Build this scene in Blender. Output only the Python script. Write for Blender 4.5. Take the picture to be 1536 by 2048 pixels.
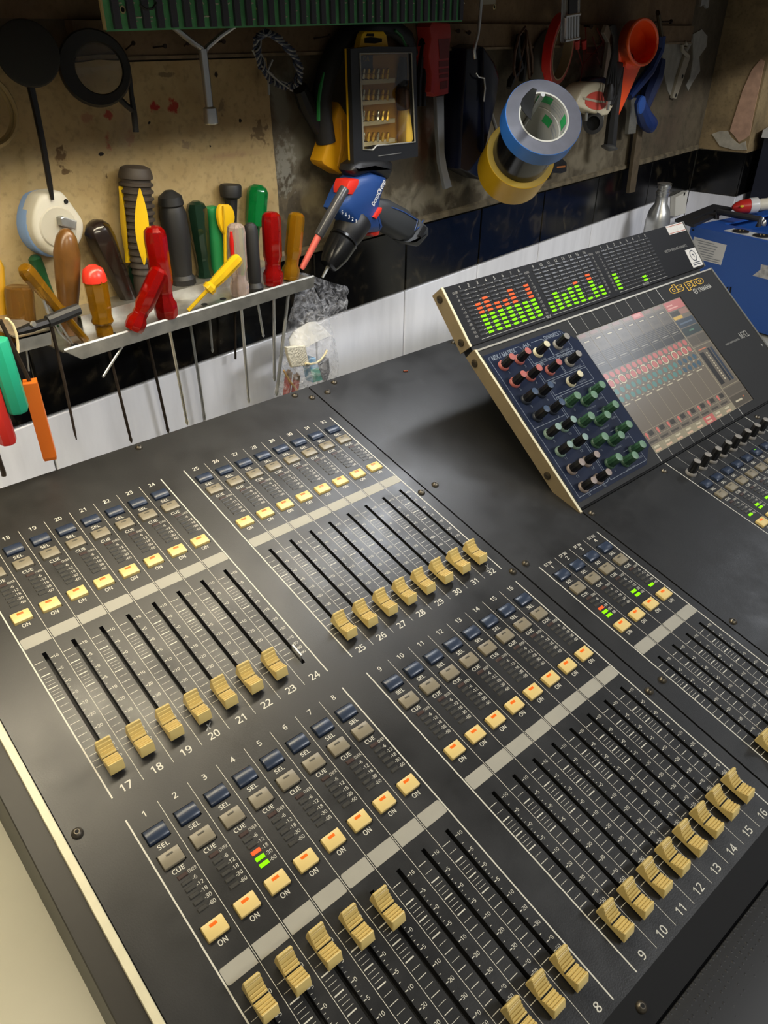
import bpy, bmesh, math, random
from mathutils import Vector, Matrix
random.seed(11)
for o in list(bpy.data.objects):
    bpy.data.objects.remove(o, do_unlink=True)
SC = bpy.context.scene
COL = SC.collection

# ---------------------------------------------------------------- camera
U = 0.022                                   # one fader-strip pitch in metres
MC = Matrix(((0.98655, 0.15543, -0.05162), (-0.16313, 0.96000, -0.22768), (0.014166, 0.233012, 0.972370)))   # console axes -> world
RC = Matrix(((0.75437713, -0.63847765, 0.15251697), (-0.35574503, -0.59289529, -0.72244076), (0.55168887, 0.49073564, -0.6744019)))
CAM = Vector((-0.18330496, -0.59057794, 0.36759566))
FPX = 1555.08
CW = MC @ RC.transposed()                   # camera (x right, y down, z forward) -> world
cam_d = bpy.data.cameras.new('camera')
cam_d.sensor_fit = 'VERTICAL'; cam_d.sensor_height = 36.0; cam_d.lens = FPX * 36.0 / 2048.0
cam_d.clip_start = 0.01; cam_d.clip_end = 50
cam = bpy.data.objects.new('camera', cam_d); COL.objects.link(cam)
cx, cy, cz = (Vector((CW[0][i], CW[1][i], CW[2][i])) for i in range(3))
cam.matrix_world = Matrix(((cx[0], -cy[0], -cz[0], CAM[0]), (cx[1], -cy[1], -cz[1], CAM[1]), (cx[2], -cy[2], -cz[2], CAM[2]), (0, 0, 0, 1)))
SC.camera = cam

# ---------------------------------------------------------------- light
SC.view_settings.view_transform = 'Standard'
SC.view_settings.look = 'None'
SC.view_settings.exposure = 0.0
SC.view_settings.gamma = 1.0
SC.view_settings.use_curve_mapping = False
wd = bpy.data.worlds.new('room_ambience'); SC.world = wd; wd.use_nodes = True
bg = wd.node_tree.nodes['Background']
bg.inputs[0].default_value = (0.95, 0.97, 1.0, 1); bg.inputs[1].default_value = 0.09

def area(name, loc, target, sx, sy, power, col):
    d = bpy.data.lights.new(name, 'AREA'); d.shape = 'RECTANGLE'; d.size = sx; d.size_y = sy; d.energy = power; d.color = col
    o = bpy.data.objects.new(name, d); COL.objects.link(o); o.location = loc
    o.rotation_euler = (Vector(target) - Vector(loc)).to_track_quat('-Z', 'Y').to_euler()
    return o
area('added_warm_strip', (0.03, -0.055, 0.425), (0.03, -0.075, 0.0), 0.80, 0.014, 4.6, (1.0, 0.88, 0.64))  # added unseen warm strip, for the glow on the lower board
area('added_cool_strip', (0.62, -0.055, 0.425), (0.62, -0.075, 0.0), 0.34, 0.014, 2.0, (0.90, 0.94, 1.0))  # added unseen cool strip, mainly for the console sheen
area('cool_tube_lamp', (2.10, -0.92, 1.18), (0.7, -0.2, 0.0), 0.45, 0.12, 2.3, (0.90, 0.94, 1.0))
area('warm_front_fill', (-0.60, -1.90, 1.25), (0.15, 0.1, 0.0), 0.7, 0.2, 10.5, (1.0, 0.91, 0.70))  # added warm fill behind the camera to lift the left wall
area('cool_front_fill', (1.10, -1.95, 1.25), (0.9, 0.1, 0.0), 0.9, 0.2, 28.0, (0.97, 0.98, 1.0))  # added cool fill behind the camera to brighten the right tiles

# ---------------------------------------------------------------- helpers
YW = 0.14            # the tiled back wall
TZ = -0.185          # table top
FWD = cz
def ray(x, y):
    return (CW @ Vector(((x - 768.0) / FPX, (y - 1024.0) / FPX, 1.0))).normalized()
def aty(x, y, Y):
    d = ray(x, y); return CAM + d * ((Y - CAM[1]) / d[1])
def at(x, y, off=0.0):          # the point seen at x, y that stands `off` in front of the back wall
    return aty(x, y, YW - off)
def atz(x, y, Z):
    d = ray(x, y); return CAM + d * ((Z - CAM[2]) / d[2])
def atx(x, y, X):
    d = ray(x, y); return CAM + d * ((X - CAM[0]) / d[0])
def mpp(p):                     # metres per pixel at a point
    return (p - CAM).dot(FWD) / FPX
def zp(ox, oy, s, pts):
    return [(ox + x * s, oy + y * s) for x, y in pts]

def lin(c):
    r = []
    for v in c:
        v = v / 255.0
        r.append(v / 12.92 if v <= 0.04045 else ((v + 0.055) / 1.055) ** 2.4)
    return (r[0], r[1], r[2], 1.0)
MATS = {}
def mat(name, c, rough=0.5, metal=0.0, emit=0.0, ec=None, trans=0.0, var=0.0, vs=60.0, bump=0.0, bs=200.0, coat=0.0, spec=0.5, alpha=1.0):
    if name in MATS: return MATS[name]
    m = bpy.data.materials.new(name); m.use_nodes = True; nt = m.node_tree; b = nt.nodes['Principled BSDF']
    b.inputs['Base Color'].default_value = lin(c); b.inputs['Roughness'].default_value = rough; b.inputs['Metallic'].default_value = metal
    b.inputs['Specular IOR Level'].default_value = spec
    if emit: b.inputs['Emission Color'].default_value = lin(ec or c); b.inputs['Emission Strength'].default_value = emit
    if trans: b.inputs['Transmission Weight'].default_value = trans
    if coat: b.inputs['Coat Weight'].default_value = coat; b.inputs['Coat Roughness'].default_value = 0.08
    if alpha < 1: b.inputs['Alpha'].default_value = alpha
    if var or bump:
        tc = nt.nodes.new('ShaderNodeTexCoord')
        if var:
            n = nt.nodes.new('ShaderNodeTexNoise'); n.inputs['Scale'].default_value = vs; n.inputs['Detail'].default_value = 5
            nt.links.new(tc.outputs['Object'], n.inputs['Vector'])
            r = nt.nodes.new('ShaderNodeMapRange'); r.inputs[1].default_value = 0.3; r.inputs[2].default_value = 0.7
            r.inputs[3].default_value = 1 - var; r.inputs[4].default_value = 1 + var
            nt.links.new(n.outputs['Fac'], r.inputs[0])
            mx = nt.nodes.new('ShaderNodeMix'); mx.data_type = 'RGBA'; mx.blend_type = 'MULTIPLY'; mx.inputs[0].default_value = 1.0
            mx.inputs[6].default_value = lin(c); nt.links.new(r.outputs[0], mx.inputs[7]); nt.links.new(mx.outputs[2], b.inputs['Base Color'])
        if bump:
            n2 = nt.nodes.new('ShaderNodeTexNoise'); n2.inputs['Scale'].default_value = bs; n2.inputs['Detail'].default_value = 3
            nt.links.new(tc.outputs['Object'], n2.inputs['Vector'])
            bn = nt.nodes.new('ShaderNodeBump'); bn.inputs['Strength'].default_value = bump; bn.inputs['Distance'].default_value = 0.002
            nt.links.new(n2.outputs['Fac'], bn.inputs['Height']); nt.links.new(bn.outputs['Normal'], b.inputs['Normal'])
    MATS[name] = m; return m

class MB:
    def __init__(s): s.v = []; s.f = []; s.mi = []
    def add(s, vs, fs, m=0):
        k = len(s.v); s.v += [Vector(p) for p in vs]
        for f in fs: s.f.append([k + i for i in f]); s.mi.append(m)
        return s
    def box(s, x0, x1, y0, y1, z0, z1, m=0):
        return s.add([(x0, y0, z0), (x1, y0, z0), (x1, y1, z0), (x0, y1, z0), (x0, y0, z1), (x1, y0, z1), (x1, y1, z1), (x0, y1, z1)],
                     [(0, 3, 2, 1), (4, 5, 6, 7), (0, 1, 5, 4), (1, 2, 6, 5), (2, 3, 7, 6), (3, 0, 4, 7)], m)
    def hexa(s, a, b, m=0):       # two quads (4 points each)
        return s.add(list(a) + list(b), [(0, 1, 2, 3), (7, 6, 5, 4), (0, 4, 5, 1), (1, 5, 6, 2), (2, 6, 7, 3), (3, 7, 4, 0)], m)
    def loft(s, rings, m=0, cap=True, closed=True):
        n = len(rings[0]); vs = [p for r in rings for p in r]; fs = []
        for i in range(len(rings) - 1):
            for j in range(n if closed else n - 1):
                a = i * n + j; b = i * n + (j + 1) % n
                fs.append((a, b, b + n, a + n))
        if cap:
            fs.append(tuple(range(n - 1, -1, -1))); fs.append(tuple((len(rings) - 1) * n + j for j in range(n)))
        return s.add(vs, fs, m)
    def lathe(s, p0, p1, prof, n=16, m=0, flute=0.0, cap=True, roll=0.0):
        p0 = Vector(p0); p1 = Vector(p1); ax = (p1 - p0); L = ax.length; ax.normalize()
        u = ax.orthogonal().normalized(); w = ax.cross(u)
        rings = []
        for t, r in prof:
            c = p0 + ax * (L * t)
            rings.append([c + (u * math.cos(2 * math.pi * j / n + roll) + w * math.sin(2 * math.pi * j / n + roll)) * (r * (1 - flute * (j % 2))) for j in range(n)])
        return s.loft(rings, m, cap)
    def tube(s, path, r, n=8, m=0, closed=False, flat=1.0):
        path = [Vector(p) for p in path]; rings = []; N = len(path); u = None
        for i, p in enumerate(path):
            a = path[(i - 1) % N] if (closed or i > 0) else p
            b = path[(i + 1) % N] if (closed or i < N - 1) else p
            t = (b - a).normalized()
            if u is None: u = t.orthogonal().normalized()
            u = (u - t * u.dot(t)).normalized(); w = t.cross(u)
            rr = r[i] if isinstance(r, (list, tuple)) else r
            rings.append([p + (u * math.cos(2 * math.pi * j / n) + w * math.sin(2 * math.pi * j / n) * flat) * rr for j in range(n)])
        if closed: rings.append(rings[0])
        return s.loft(rings, m, not closed)
    def obj(s, name, mats, parent=None, smooth=35, scale=1.0, local=False):
        me = bpy.data.meshes.new(name)
        off = Vector((0, 0, 0)) if (parent is None or local) else ROOTLOC.get(parent.name, Vector((0, 0, 0)))
        me.from_pydata([tuple((p * scale) - off) for p in s.v], [], s.f)
        if not isinstance(mats, (list, tuple)): mats = [mats]
        for m in mats: me.materials.append(m)
        if len(mats) > 1: me.polygons.foreach_set('material_index', s.mi)
        me.validate()
        bm = bmesh.new(); bm.from_mesh(me); bmesh.ops.recalc_face_normals(bm, faces=bm.faces); bm.to_mesh(me); bm.free()
        if smooth:
            me.polygons.foreach_set('use_smooth', [True] * len(me.polygons)); me.set_sharp_from_angle(angle=math.radians(smooth))
        o = bpy.data.objects.new(name, me); COL.objects.link(o)
        if parent is not None:
            o.parent = parent; ROOTLOC[o.name] = ROOTLOC.get(parent.name, Vector((0, 0, 0)))
        return o
ROOTLOC = {}
def tag(o, label, cat, group=None):
    o['label'] = label; o['category'] = cat
    if group: o['group'] = group
    return o
def thing(name, label, cat, loc, group=None):
    o = bpy.data.objects.new(name, None); COL.objects.link(o); o.location = loc; o.empty_display_size = 0.01
    ROOTLOC[o.name] = Vector(loc); return tag(o, label, cat, group)
def struct(o): o['kind'] = 'structure'; return o
def inst(src, parent, loc):
    o = bpy.data.objects.new(src.name.split('.')[0], src.data); COL.objects.link(o); o.parent = parent; o.location = loc; return o

def inset(pts, d):
    n = len(pts); A = sum(pts[i][0] * pts[(i + 1) % n][1] - pts[(i + 1) % n][0] * pts[i][1] for i in range(n)); sg = 1 if A > 0 else -1
    out = []
    for i in range(n):
        a, b, c = pts[i - 1], pts[i], pts[(i + 1) % n]
        def nn(p, q):
            l = math.hypot(q[0] - p[0], q[1] - p[1]) or 1e-9
            return (-(q[1] - p[1]) / l * sg, (q[0] - p[0]) / l * sg)
        n1 = nn(a, b); n2 = nn(b, c); k = 1 + n1[0] * n2[0] + n1[1] * n2[1]; k = max(k, 0.4)
        out.append((b[0] + (n1[0] + n2[0]) / k * d, b[1] + (n1[1] + n2[1]) / k * d))
    return out
def slab(mb, px, off1, off0, bev=0.002, m=0, smoothpts=0):
    """px outline of the front face, standing off1 from the wall; the back stands off0 from it"""
    P = [at(x, y, off1) for x, y in px]; xz = [(p[0], p[2]) for p in P]
    for _ in range(smoothpts):
        q = []
        for i in range(len(xz)):
            a, b = xz[i], xz[(i + 1) % len(xz)]
            q += [(a[0] * .75 + b[0] * .25, a[1] * .75 + b[1] * .25), (a[0] * .25 + b[0] * .75, a[1] * .25 + b[1] * .75)]
        xz = q
    rings = []
    if bev > 0:
        i1 = inset(xz, bev); i2 = inset(xz, bev * .3)
        rings = [[(x, YW - off0, z) for x, z in xz], [(x, YW - off1 + bev, z) for x, z in xz], [(x, YW - off1 + bev * .3, z) for x, z in i2], [(x, YW - off1, z) for x, z in i1]]
    else:
        rings = [[(x, YW - off0, z) for x, z in xz], [(x, YW - off1, z) for x, z in xz]]
    return mb.loft([[Vector(p) for p in r] for r in rings], m)

TXT = {}
try:
    INTER = bpy.data.fonts.load(bpy.utils.system_resource('DATAFILES') + '/fonts/NotoSansHebrew-Regular.woff2')     # a plain sans that ships with Blender
except Exception:
    INTER = None
def text_geo(s, bold=0.0, res=2):
    key = (s, bold, res)
    if key not in TXT:
        c = bpy.data.curves.new('t', 'FONT'); c.body = s
        if INTER: c.font = INTER
        c.resolution_u = res; c.offset = bold; c.align_x = 'LEFT'
        o = bpy.data.objects.new('t', c); COL.objects.link(o)
        dg = bpy.context.evaluated_depsgraph_get()
        me = bpy.data.meshes.new_from_object(o.evaluated_get(dg))
        vs = [(v.co.x, v.co.y) for v in me.vertices]; fs = [tuple(p.vertices) for p in me.polygons]
        bpy.data.objects.remove(o); bpy.data.curves.remove(c); bpy.data.meshes.remove(me)
        x0 = min(v[0] for v in vs); x1 = max(v[0] for v in vs); y0 = min(v[1] for v in vs); y1 = max(v[1] for v in vs)
        TXT[key] = ([((x - x0), (y - y0)) for x, y in vs], fs, x1 - x0, y1 - y0)
    return TXT[key]
def put_text(mb, s, frame, h, align='C', m=0, bold=0.012, wfit=None, res=2):
    """frame(u, v) -> 3D point, text centred on (0, 0); h is the letter height"""
    vs, fs, W, H = text_geo(s, bold, res); k = h / H; kx = k if wfit is None else wfit / W
    ox = {'C': W / 2, 'L': 0, 'R': W}[align]
    mb.add([frame((x - ox) * kx, (y - H / 2) * k) for x, y in vs], fs, m)

# ---------------------------------------------------------------- materials used all over
black_pl = mat('black_plastic', (22, 22, 23), 0.45)
dark_pl = mat('dark_grey_plastic', (40, 40, 41), 0.5)
chrome = mat('chrome_steel', (205, 205, 203), 0.28, 0.9)
steel = mat('brushed_steel', (175, 175, 170), 0.42, 0.85, var=0.15, vs=90)
rusty = mat('dark_rusty_steel', (62, 52, 42), 0.55, 0.7, var=0.3, vs=120)
white_pl = mat('white_plastic', (222, 218, 205), 0.4)

# ================================================================ the setting
def wall_material(name, base, stains, base2=None, dirt=0.35, rough=0.75):
    m = bpy.data.materials.new(name); m.use_nodes = True; nt = m.node_tree; b = nt.nodes['Principled BSDF']; L = nt.links.new
    b.inputs['Roughness'].default_value = rough; b.inputs['Specular IOR Level'].default_value = 0.3
    tc = nt.nodes.new('ShaderNodeTexCoord')
    def noise(sc, det=6, dist=0.0):
        n = nt.nodes.new('ShaderNodeTexNoise'); n.inputs['Scale'].default_value = sc; n.inputs['Detail'].default_value = det; n.inputs['Distortion'].default_value = dist
        L(tc.outputs['Object'], n.inputs['Vector']); return n.outputs['Fac']
    def rng(v, a, c, lo=0.0, hi=1.0):
        r = nt.nodes.new('ShaderNodeMapRange'); r.inputs[1].default_value = a; r.inputs[2].default_value = c; r.inputs[3].default_value = lo; r.inputs[4].default_value = hi
        L(v, r.inputs[0]); return r.outputs[0]
    def mixc(f, a, c):
        x = nt.nodes.new('ShaderNodeMix'); x.data_type = 'RGBA'
        if isinstance(f, float): x.inputs[0].default_value = f
        else: L(f, x.inputs[0])
        for i, q in ((6, a), (7, c)):
            if isinstance(q, tuple): x.inputs[i].default_value = lin(q)
            else: L(q, x.inputs[i])
        return x.outputs[2]
    def mul(a, c):
        x = nt.nodes.new('ShaderNodeMath'); x.operation = 'MULTIPLY'; L(a, x.inputs[0])
        if isinstance(c, float): x.inputs[1].default_value = c
        else: L(c, x.inputs[1])
        return x.outputs[0]
    fine = noise(160, 4); mid = noise(28, 8, 0.6); big = noise(7, 5, 0.4)
    col = mixc(rng(mid, 0.35, 0.7), base, base2 or tuple(v * 0.7 for v in base))
    col = mixc(mul(rng(big, 0.42, 0.68), dirt), col, tuple(v * 0.45 for v in base))
    col = mixc(mul(rng(fine, 0.52, 0.75), 0.35), col, tuple(v * 0.4 for v in base))
    sep = nt.nodes.new('ShaderNodeSeparateXYZ'); L(tc.outputs['Object'], sep.inputs[0])
    for (X, Z, rx, rz, c, sharp, amt) in stains:
        dx = nt.nodes.new('ShaderNodeMath'); dx.operation = 'SUBTRACT'; L(sep.outputs[0], dx.inputs[0]); dx.inputs[1].default_value = X
        dz = nt.nodes.new('ShaderNodeMath'); dz.operation = 'SUBTRACT'; L(sep.outputs[2], dz.inputs[0]); dz.inputs[1].default_value = Z
        cv = nt.nodes.new('ShaderNodeCombineXYZ'); L(mul(dx.outputs[0], 1.0 / rx), cv.inputs[0]); L(mul(dz.outputs[0], 1.0 / rz), cv.inputs[1])
        ln = nt.nodes.new('ShaderNodeVectorMath'); ln.operation = 'LENGTH'; L(cv.outputs[0], ln.inputs[0])
        sm = nt.nodes.new('ShaderNodeMath'); sm.operation = 'ADD'; L(ln.outputs['Value'], sm.inputs[0]); L(rng(mid if sharp < 0.5 else fine, 0.3, 0.7, -0.7, 0.7), sm.inputs[1])
        msk = rng(sm.outputs[0], 1.0, 1.0 - (0.15 + 0.8 * (1 - sharp)))
        col = mixc(mul(msk, amt), col, c)
    L(col, b.inputs['Base Color'])
    bn = nt.nodes.new('ShaderNodeBump'); bn.inputs['Strength'].default_value = 0.5; bn.inputs['Distance'].default_value = 0.003
    L(mid, bn.inputs['Height']); L(bn.outputs['Normal'], b.inputs['Normal'])
    return m
def S(px, py, rx, ry, c, sharp, amt, off=0.0):
    p = at(px, py, off); q = at(px + rx, py, off); r = at(px, py + ry, off)
    return (p[0], p[2], abs(q[0] - p[0]), abs(r[2] - p[2]), c, sharp, amt)
stains_r = [S(600, 250, 60, 160, (112, 108, 92), 0.1, .7), S(560, 180, 30, 60, (120, 122, 112), 0.4, .6), S(850, 290, 26, 110, (70, 40, 22), 0.1, .9),
            S(700, 390, 110, 60, (136, 122, 92), 0.1, .6), S(830, 400, 140, 35, (150, 142, 122), 0.2, .7), S(1000, 330, 90, 50, (128, 122, 106), 0.1, .7),
            S(905, 150, 60, 90, (112, 108, 98), 0.2, .6), S(1180, 330, 60, 60, (118, 110, 92), 0.2, .7), S(1110, 200, 60, 80, (124, 118, 104), 0.2, .7),
            S(1180, 110, 25, 40, (120, 52, 46), 0.4, .6), S(1225, 30, 40, 50, (96, 50, 44), 0.3, .5), S(570, 330, 20, 60, (150, 150, 140), 0.5, .5),
            S(1300, 60, 100, 60, (90, 78, 64), 0.1, .5), S(1340, 250, 40, 60, (88, 74, 60), 0.2, .6)]
wallm = wall_material('bare_dirty_plaster', (98, 88, 70), stains_r, (78, 70, 55), 0.5)
mb = MB(); mb.box(-0.6, 2.3, YW, YW + 0.1, 0.111, 1.35)
wall = struct(mb.obj('wall_back', wallm, smooth=0))
mb = MB(); mb.box(-0.6, 2.3, YW + 0.004, YW + 0.1, TZ - 0.75, 0.111)
struct(mb.obj('tile_grout', mat('grey_grout', (120, 116, 106), 0.8, var=.2), wall, smooth=0))
# tiles: a black marbled row and white rows below it, each tile its own piece
def marble(name):
    m = bpy.data.materials.new(name); m.use_nodes = True; nt = m.node_tree; b = nt.nodes['Principled BSDF']; L = nt.links.new
    b.inputs['Roughness'].default_value = 0.16
    tc = nt.nodes.new('ShaderNodeTexCoord'); n = nt.nodes.new('ShaderNodeTexNoise'); n.inputs['Scale'].default_value = 26; n.inputs['Detail'].default_value = 7; n.inputs['Distortion'].default_value = 1.1
    oi = nt.nodes.new('ShaderNodeObjectInfo'); va = nt.nodes.new('ShaderNodeVectorMath'); va.operation = 'ADD'
    L(tc.outputs['Object'], va.inputs[0]); L(oi.outputs['Location'], va.inputs[1]); L(va.outputs[0], n.inputs['Vector'])
    r = nt.nodes.new('ShaderNodeValToRGB'); e = r.color_ramp.elements
    e[0].position = 0.45; e[0].color = lin((7, 7, 8)); e[1].position = 0.72; e[1].color = lin((48, 43, 32))
    x = r.color_ramp.elements.new(0.57); x.color = lin((14, 13, 11)); x = r.color_ramp.elements.new(0.63); x.color = lin((30, 26, 20))
    L(n.outputs['Fac'], r.inputs[0]); L(r.outputs[0], b.inputs['Base Color']); return m
def white_tile(name):
    m = bpy.data.materials.new(name); m.use_nodes = True; nt = m.node_tree; b = nt.nodes['Principled BSDF']; L = nt.links.new
    b.inputs['Roughness'].default_value = 0.2
    tc = nt.nodes.new('ShaderNodeTexCoord'); mp = nt.nodes.new('ShaderNodeMapping'); mp.inputs['Scale'].default_value = (1, 1, .18); mp.inputs['Rotation'].default_value = (0, .12, 0)
    n = nt.nodes.new('ShaderNodeTexNoise'); n.inputs['Scale'].default_value = 55; n.inputs['Detail'].default_value = 4
    oi = nt.nodes.new('ShaderNodeObjectInfo'); va = nt.nodes.new('ShaderNodeVectorMath'); va.operation = 'ADD'
    L(tc.outputs['Object'], va.inputs[0]); L(oi.outputs['Location'], va.inputs[1]); L(va.outputs[0], mp.inputs[0]); L(mp.outputs[0], n.inputs['Vector'])
    r = nt.nodes.new('ShaderNodeValToRGB'); e = r.color_ramp.elements
    e[0].position = 0.3; e[0].color = lin((228, 228, 232)); e[1].position = 0.65; e[1].color = lin((240, 240, 244))
    L(n.outputs['Fac'], r.inputs[0]); L(r.outputs[0], b.inputs['Base Color']); return m
blk_tile = marble('black_marbled_glaze'); wht_tile = white_tile('white_veined_glaze')
def tile_mesh(w, h, d, bv=0.0012):
    mb = MB(); mb.loft([[Vector(p) for p in r] for r in (
        [(0, 0, 0), (w, 0, 0), (w, 0, h), (0, 0, h)], [(0, -d + bv, 0), (w, -d + bv, 0), (w, -d + bv, h), (0, -d + bv, h)],
        [(bv, -d, bv), (w - bv, -d, bv), (w - bv, -d, h - bv), (bv, -d, h - bv)])]); return mb
joints = [-0.245, -0.045, 0.158, 0.356, 0.560, 0.757, 0.957, 1.164, 1.380, 1.640, 1.905]
JG = 0.0024
for i in range(len(joints) - 1):
    x0 = joints[i] + JG / 2; w = joints[i + 1] - joints[i] - JG
    for z0, h, mm in ((0.0195, 0.0905, blk_tile), (-0.182, 0.1995, wht_tile)):
        o = tile_mesh(w, h, 0.006).obj('tile', mm, wall, smooth=0, local=True); o.location = (x0, YW + 0.006, z0)
# ledge of plaster above the tiles
mb = MB(); xs = [-0.3 + 0.02 * i for i in range(111)]
mb.loft([[Vector((x, YW, .122 + .0007 * math.sin(x * 41))), Vector((x, YW - .004, .119 + .0006 * math.sin(x * 57 + 1))), Vector((x, YW - .0045, .113)), Vector((x, YW, .1115))] for x in xs if x < 1.905])
o = mb.obj('plaster_lip', mat('pale_dirty_plaster', (96, 86, 66), 0.8, var=.5, vs=50), wall)
# pillar at the right
pil = MB(); pil.box(1.905, 2.6, 0.024, 0.24, 0.114, 1.35)
pst = [(1.905, 0.05, .06, .09, (196, 150, 128), .5, .8)]
pilm = wall_material('peeling_plaster', (160, 138, 100), [], (132, 114, 84), .5)
wr = struct(pil.obj('wall_right', pilm, smooth=0))
# pink peeled patch on the pillar, its pale tone also holding painted lamplight
def pil_poly(pts, name, mm, t=0.002):
    mb = MB(); P = [atx(x, y, 1.905) for x, y in pts]
    mb.loft([[Vector((1.905, p[1], p[2])) for p in P], [Vector((1.905 - t, p[1], p[2])) for p in P]]); return mb.obj(name, mm, wr, smooth=0)
pil_poly([(1468, 270), (1460, 262), (1470, 230), (1486, 180), (1504, 140), (1522, 118), (1530, 122), (1520, 170), (1508, 225), (1500, 270), (1490, 278), (1478, 284)], 'peeled_patch', mat('lit_pink_undercoat', (188, 150, 124), .8, var=.15, vs=70))
pil_poly([(1424, 268), (1440, 262), (1456, 262), (1462, 274), (1478, 288), (1492, 282), (1494, 300), (1470, 300), (1440, 292)], 'peeled_patch', mat('pale_plaster', (176, 168, 150), .8, var=.2, vs=70), .0015)
mb = MB(); mb.box(1.9075, 2.6, 0.0265, 0.24, TZ - .75, 0.114); struct(mb.obj('pillar_grout', MATS['grey_grout'], wr, smooth=0))
for z0, h, mm in ((0.0185, 0.094, blk_tile), (-0.182, 0.1985, wht_tile)):
    t = MB(); t.box(1.9035, 1.9075, 0.026, 0.138, z0, z0 + h); t.obj('tile', mm, wr, smooth=0)
    t = MB(); t.box(1.906, 2.106, 0.0222, 0.0265, z0, z0 + h); t.obj('tile', mm, wr, smooth=0)
# floor
mb = MB(); mb.box(-3, 4, -4, 0.3, TZ - 0.80, TZ - 0.75); struct(mb.obj('floor', mat('grey_floor_tile', (120, 116, 110), 0.5, var=.15, vs=4), smooth=0))

# ---- tan painted board on the left part of the wall
bst = [S(212, 228, 10, 12, (150, 50, 44), .6, .9), S(305, 218, 10, 13, (150, 20, 22), .6, .95), S(345, 215, 10, 18, (150, 20, 22), .6, .9), S(170, 235, 12, 14, (140, 76, 66), .5, .5),
       S(213, 290, 8, 18, (150, 56, 50), .5, .7), S(257, 275, 10, 16, (140, 80, 70), .5, .5), S(115, 312, 12, 22, (92, 70, 40), .7, .9), S(128, 342, 10, 6, (92, 70, 40), .7, .9),
       S(515, 262, 16, 26, (92, 74, 48), .7, .8), S(510, 150, 20, 40, (84, 68, 50), .3, .6), S(293, 246, 3, 4, (20, 16, 12), .9, 1.), S(426, 148, 5, 7, (26, 18, 12), .8, 1.),
       S(415, 292, 3, 5, (20, 16, 12), .9, 1.), S(476, 240, 3, 4, (20, 16, 12), .9, 1.), S(198, 307, 5, 3, (20, 16, 12), .9, 1.), S(370, 290, 13, 10, (120, 104, 84), .6, .7), S(440, 215, 10, 14, (100, 82, 62), .6, .7),
       S(330, 150, 18, 6, (92, 76, 56), .6, .7), S(240, 260, 26, 40, (150, 132, 112), .1, .5), S(450, 310, 60, 10, (136, 96, 84), .1, .4), S(208, 352, 3, 6, (80, 60, 30), .8, .9)]
boardm = wall_material('tan_painted_board', (178, 157, 114), bst, (164, 141, 98), 0.12, 0.6)
bm_ = MB(); e0 = at(537, 140, .004)[0]
slab_pts = [(-0.3, 0.1125), (e0 + .004, .1125), (e0 + .003, .2), (e0, .26), (e0 - .002, .3325), (-0.3, .3325)]
bm_.loft([[Vector((x, YW, z)) for x, z in slab_pts], [Vector((x, YW - .004, z)) for x, z in slab_pts]])
o = bm_.obj('painted_board', boardm, wall, smooth=0)
# ---- wooden hanging rail with nails
railm = wall_material('brown_painted_wood', (124, 102, 76), [], (106, 86, 62), .3)
rail = thing('hanging_rail', 'long brown painted wooden batten with nails fixed along the wall', 'rail', (0.9, YW, 0.333))
r = MB(); r.box(0.26, 1.70, YW - .012, YW, .3345, .366); r.obj('batten', railm, rail, smooth=0)
r = MB(); r.box(-.3, 1.70, YW - .006, YW, .3665, .438); r.obj('upper_board', railm, rail, smooth=0)
r = MB(); r.box(0.26, 1.70, YW - .014, YW - .012, .3345, .3375); r.obj('batten_edge', mat('worn_pale_edge', (120, 102, 78), .7, var=.3), rail, smooth=0)
nailm = mat('rusted_nail', (48, 34, 26), .6, .5)
for (a, b) in [((252, 99), (267, 86)), ((307, 95), (331, 92)), ((369, 92), (376, 86)), ((432, 84), (448, 83)), ((628, 77), (660, 72)), ((1310, 44), (1343, 43)), ((1168, 52), (1183, 53)), ((913, 62), (917, 62)), ((934, 65), (938, 65))]:
    p = at(a[0], a[1], .012); q = at(b[0], b[1], .03); n = MB(); k = mpp(p)
    n.lathe(p, q, [(0, 1.6 * k), (.92, 1.6 * k), (.93, 4.2 * k), (1, 4.2 * k)], 8); n.obj('nail', nailm, rail)
# ---- unseen shelf, added out of view to shade the upper wall
sh = thing('shade_shelf', 'brown wooden shelf board above the hanging rail', 'shelf', (0.6, YW, 0.44))
r = MB(); r.box(-1.2, 2.4, YW - .41, YW, .440, .458); r.obj('shade_board', railm, sh, smooth=0)
for X in (-.2, .7, 1.6):
    r = MB(); r.loft([[Vector((X, YW, .458)), Vector((X, YW - .2, .458)), Vector((X, YW, .58))], [Vector((X + .02, YW, .458)), Vector((X + .02, YW - .2, .458)), Vector((X + .02, YW, .58))]]); r.obj('bracket', steel, sh, smooth=0)
# ---- added unseen strip lamp: its side shield keeps the light off the upper wall
sl = thing('added_strip_lamp', 'white strip lamp fixed under the wooden shelf', 'lamp', (0.5, -.055, .44))
wl = mat('white_lamp_housing', (214, 212, 204), .4)
r = MB(); r.box(-.40, .86, -.075, -.036, .432, .440); r.obj('housing', wl, sl, smooth=0)
r = MB(); r.box(-.40, .45, -.0415, -.0400, .4085, .432); r.box(.45, .86, -.0415, -.0400, .401, .432); r.obj('side_shield', wl, sl, smooth=0)
# ---- table
tb = thing('work_table', 'cream laminate work table under the mixing console', 'table', (.6, -.5, TZ - .75))
tm = mat('cream_laminate', (212, 208, 188), .35, var=.035, vs=12)
r = MB(); r.box(-.9, 1.895, -1.0, .125, TZ - .03, TZ); r.box(1.895, 2.6, -1.0, .012, TZ - .03, TZ); r.obj('table_top', tm, tb, smooth=0)
for X in (-.85, 2.5):
    for Yy in (-.95, -.06):
        r = MB(); r.box(X, X + .05, Yy, Yy + .05, TZ - .75, TZ - .03); r.obj('leg', steel, tb, smooth=0)

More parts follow.
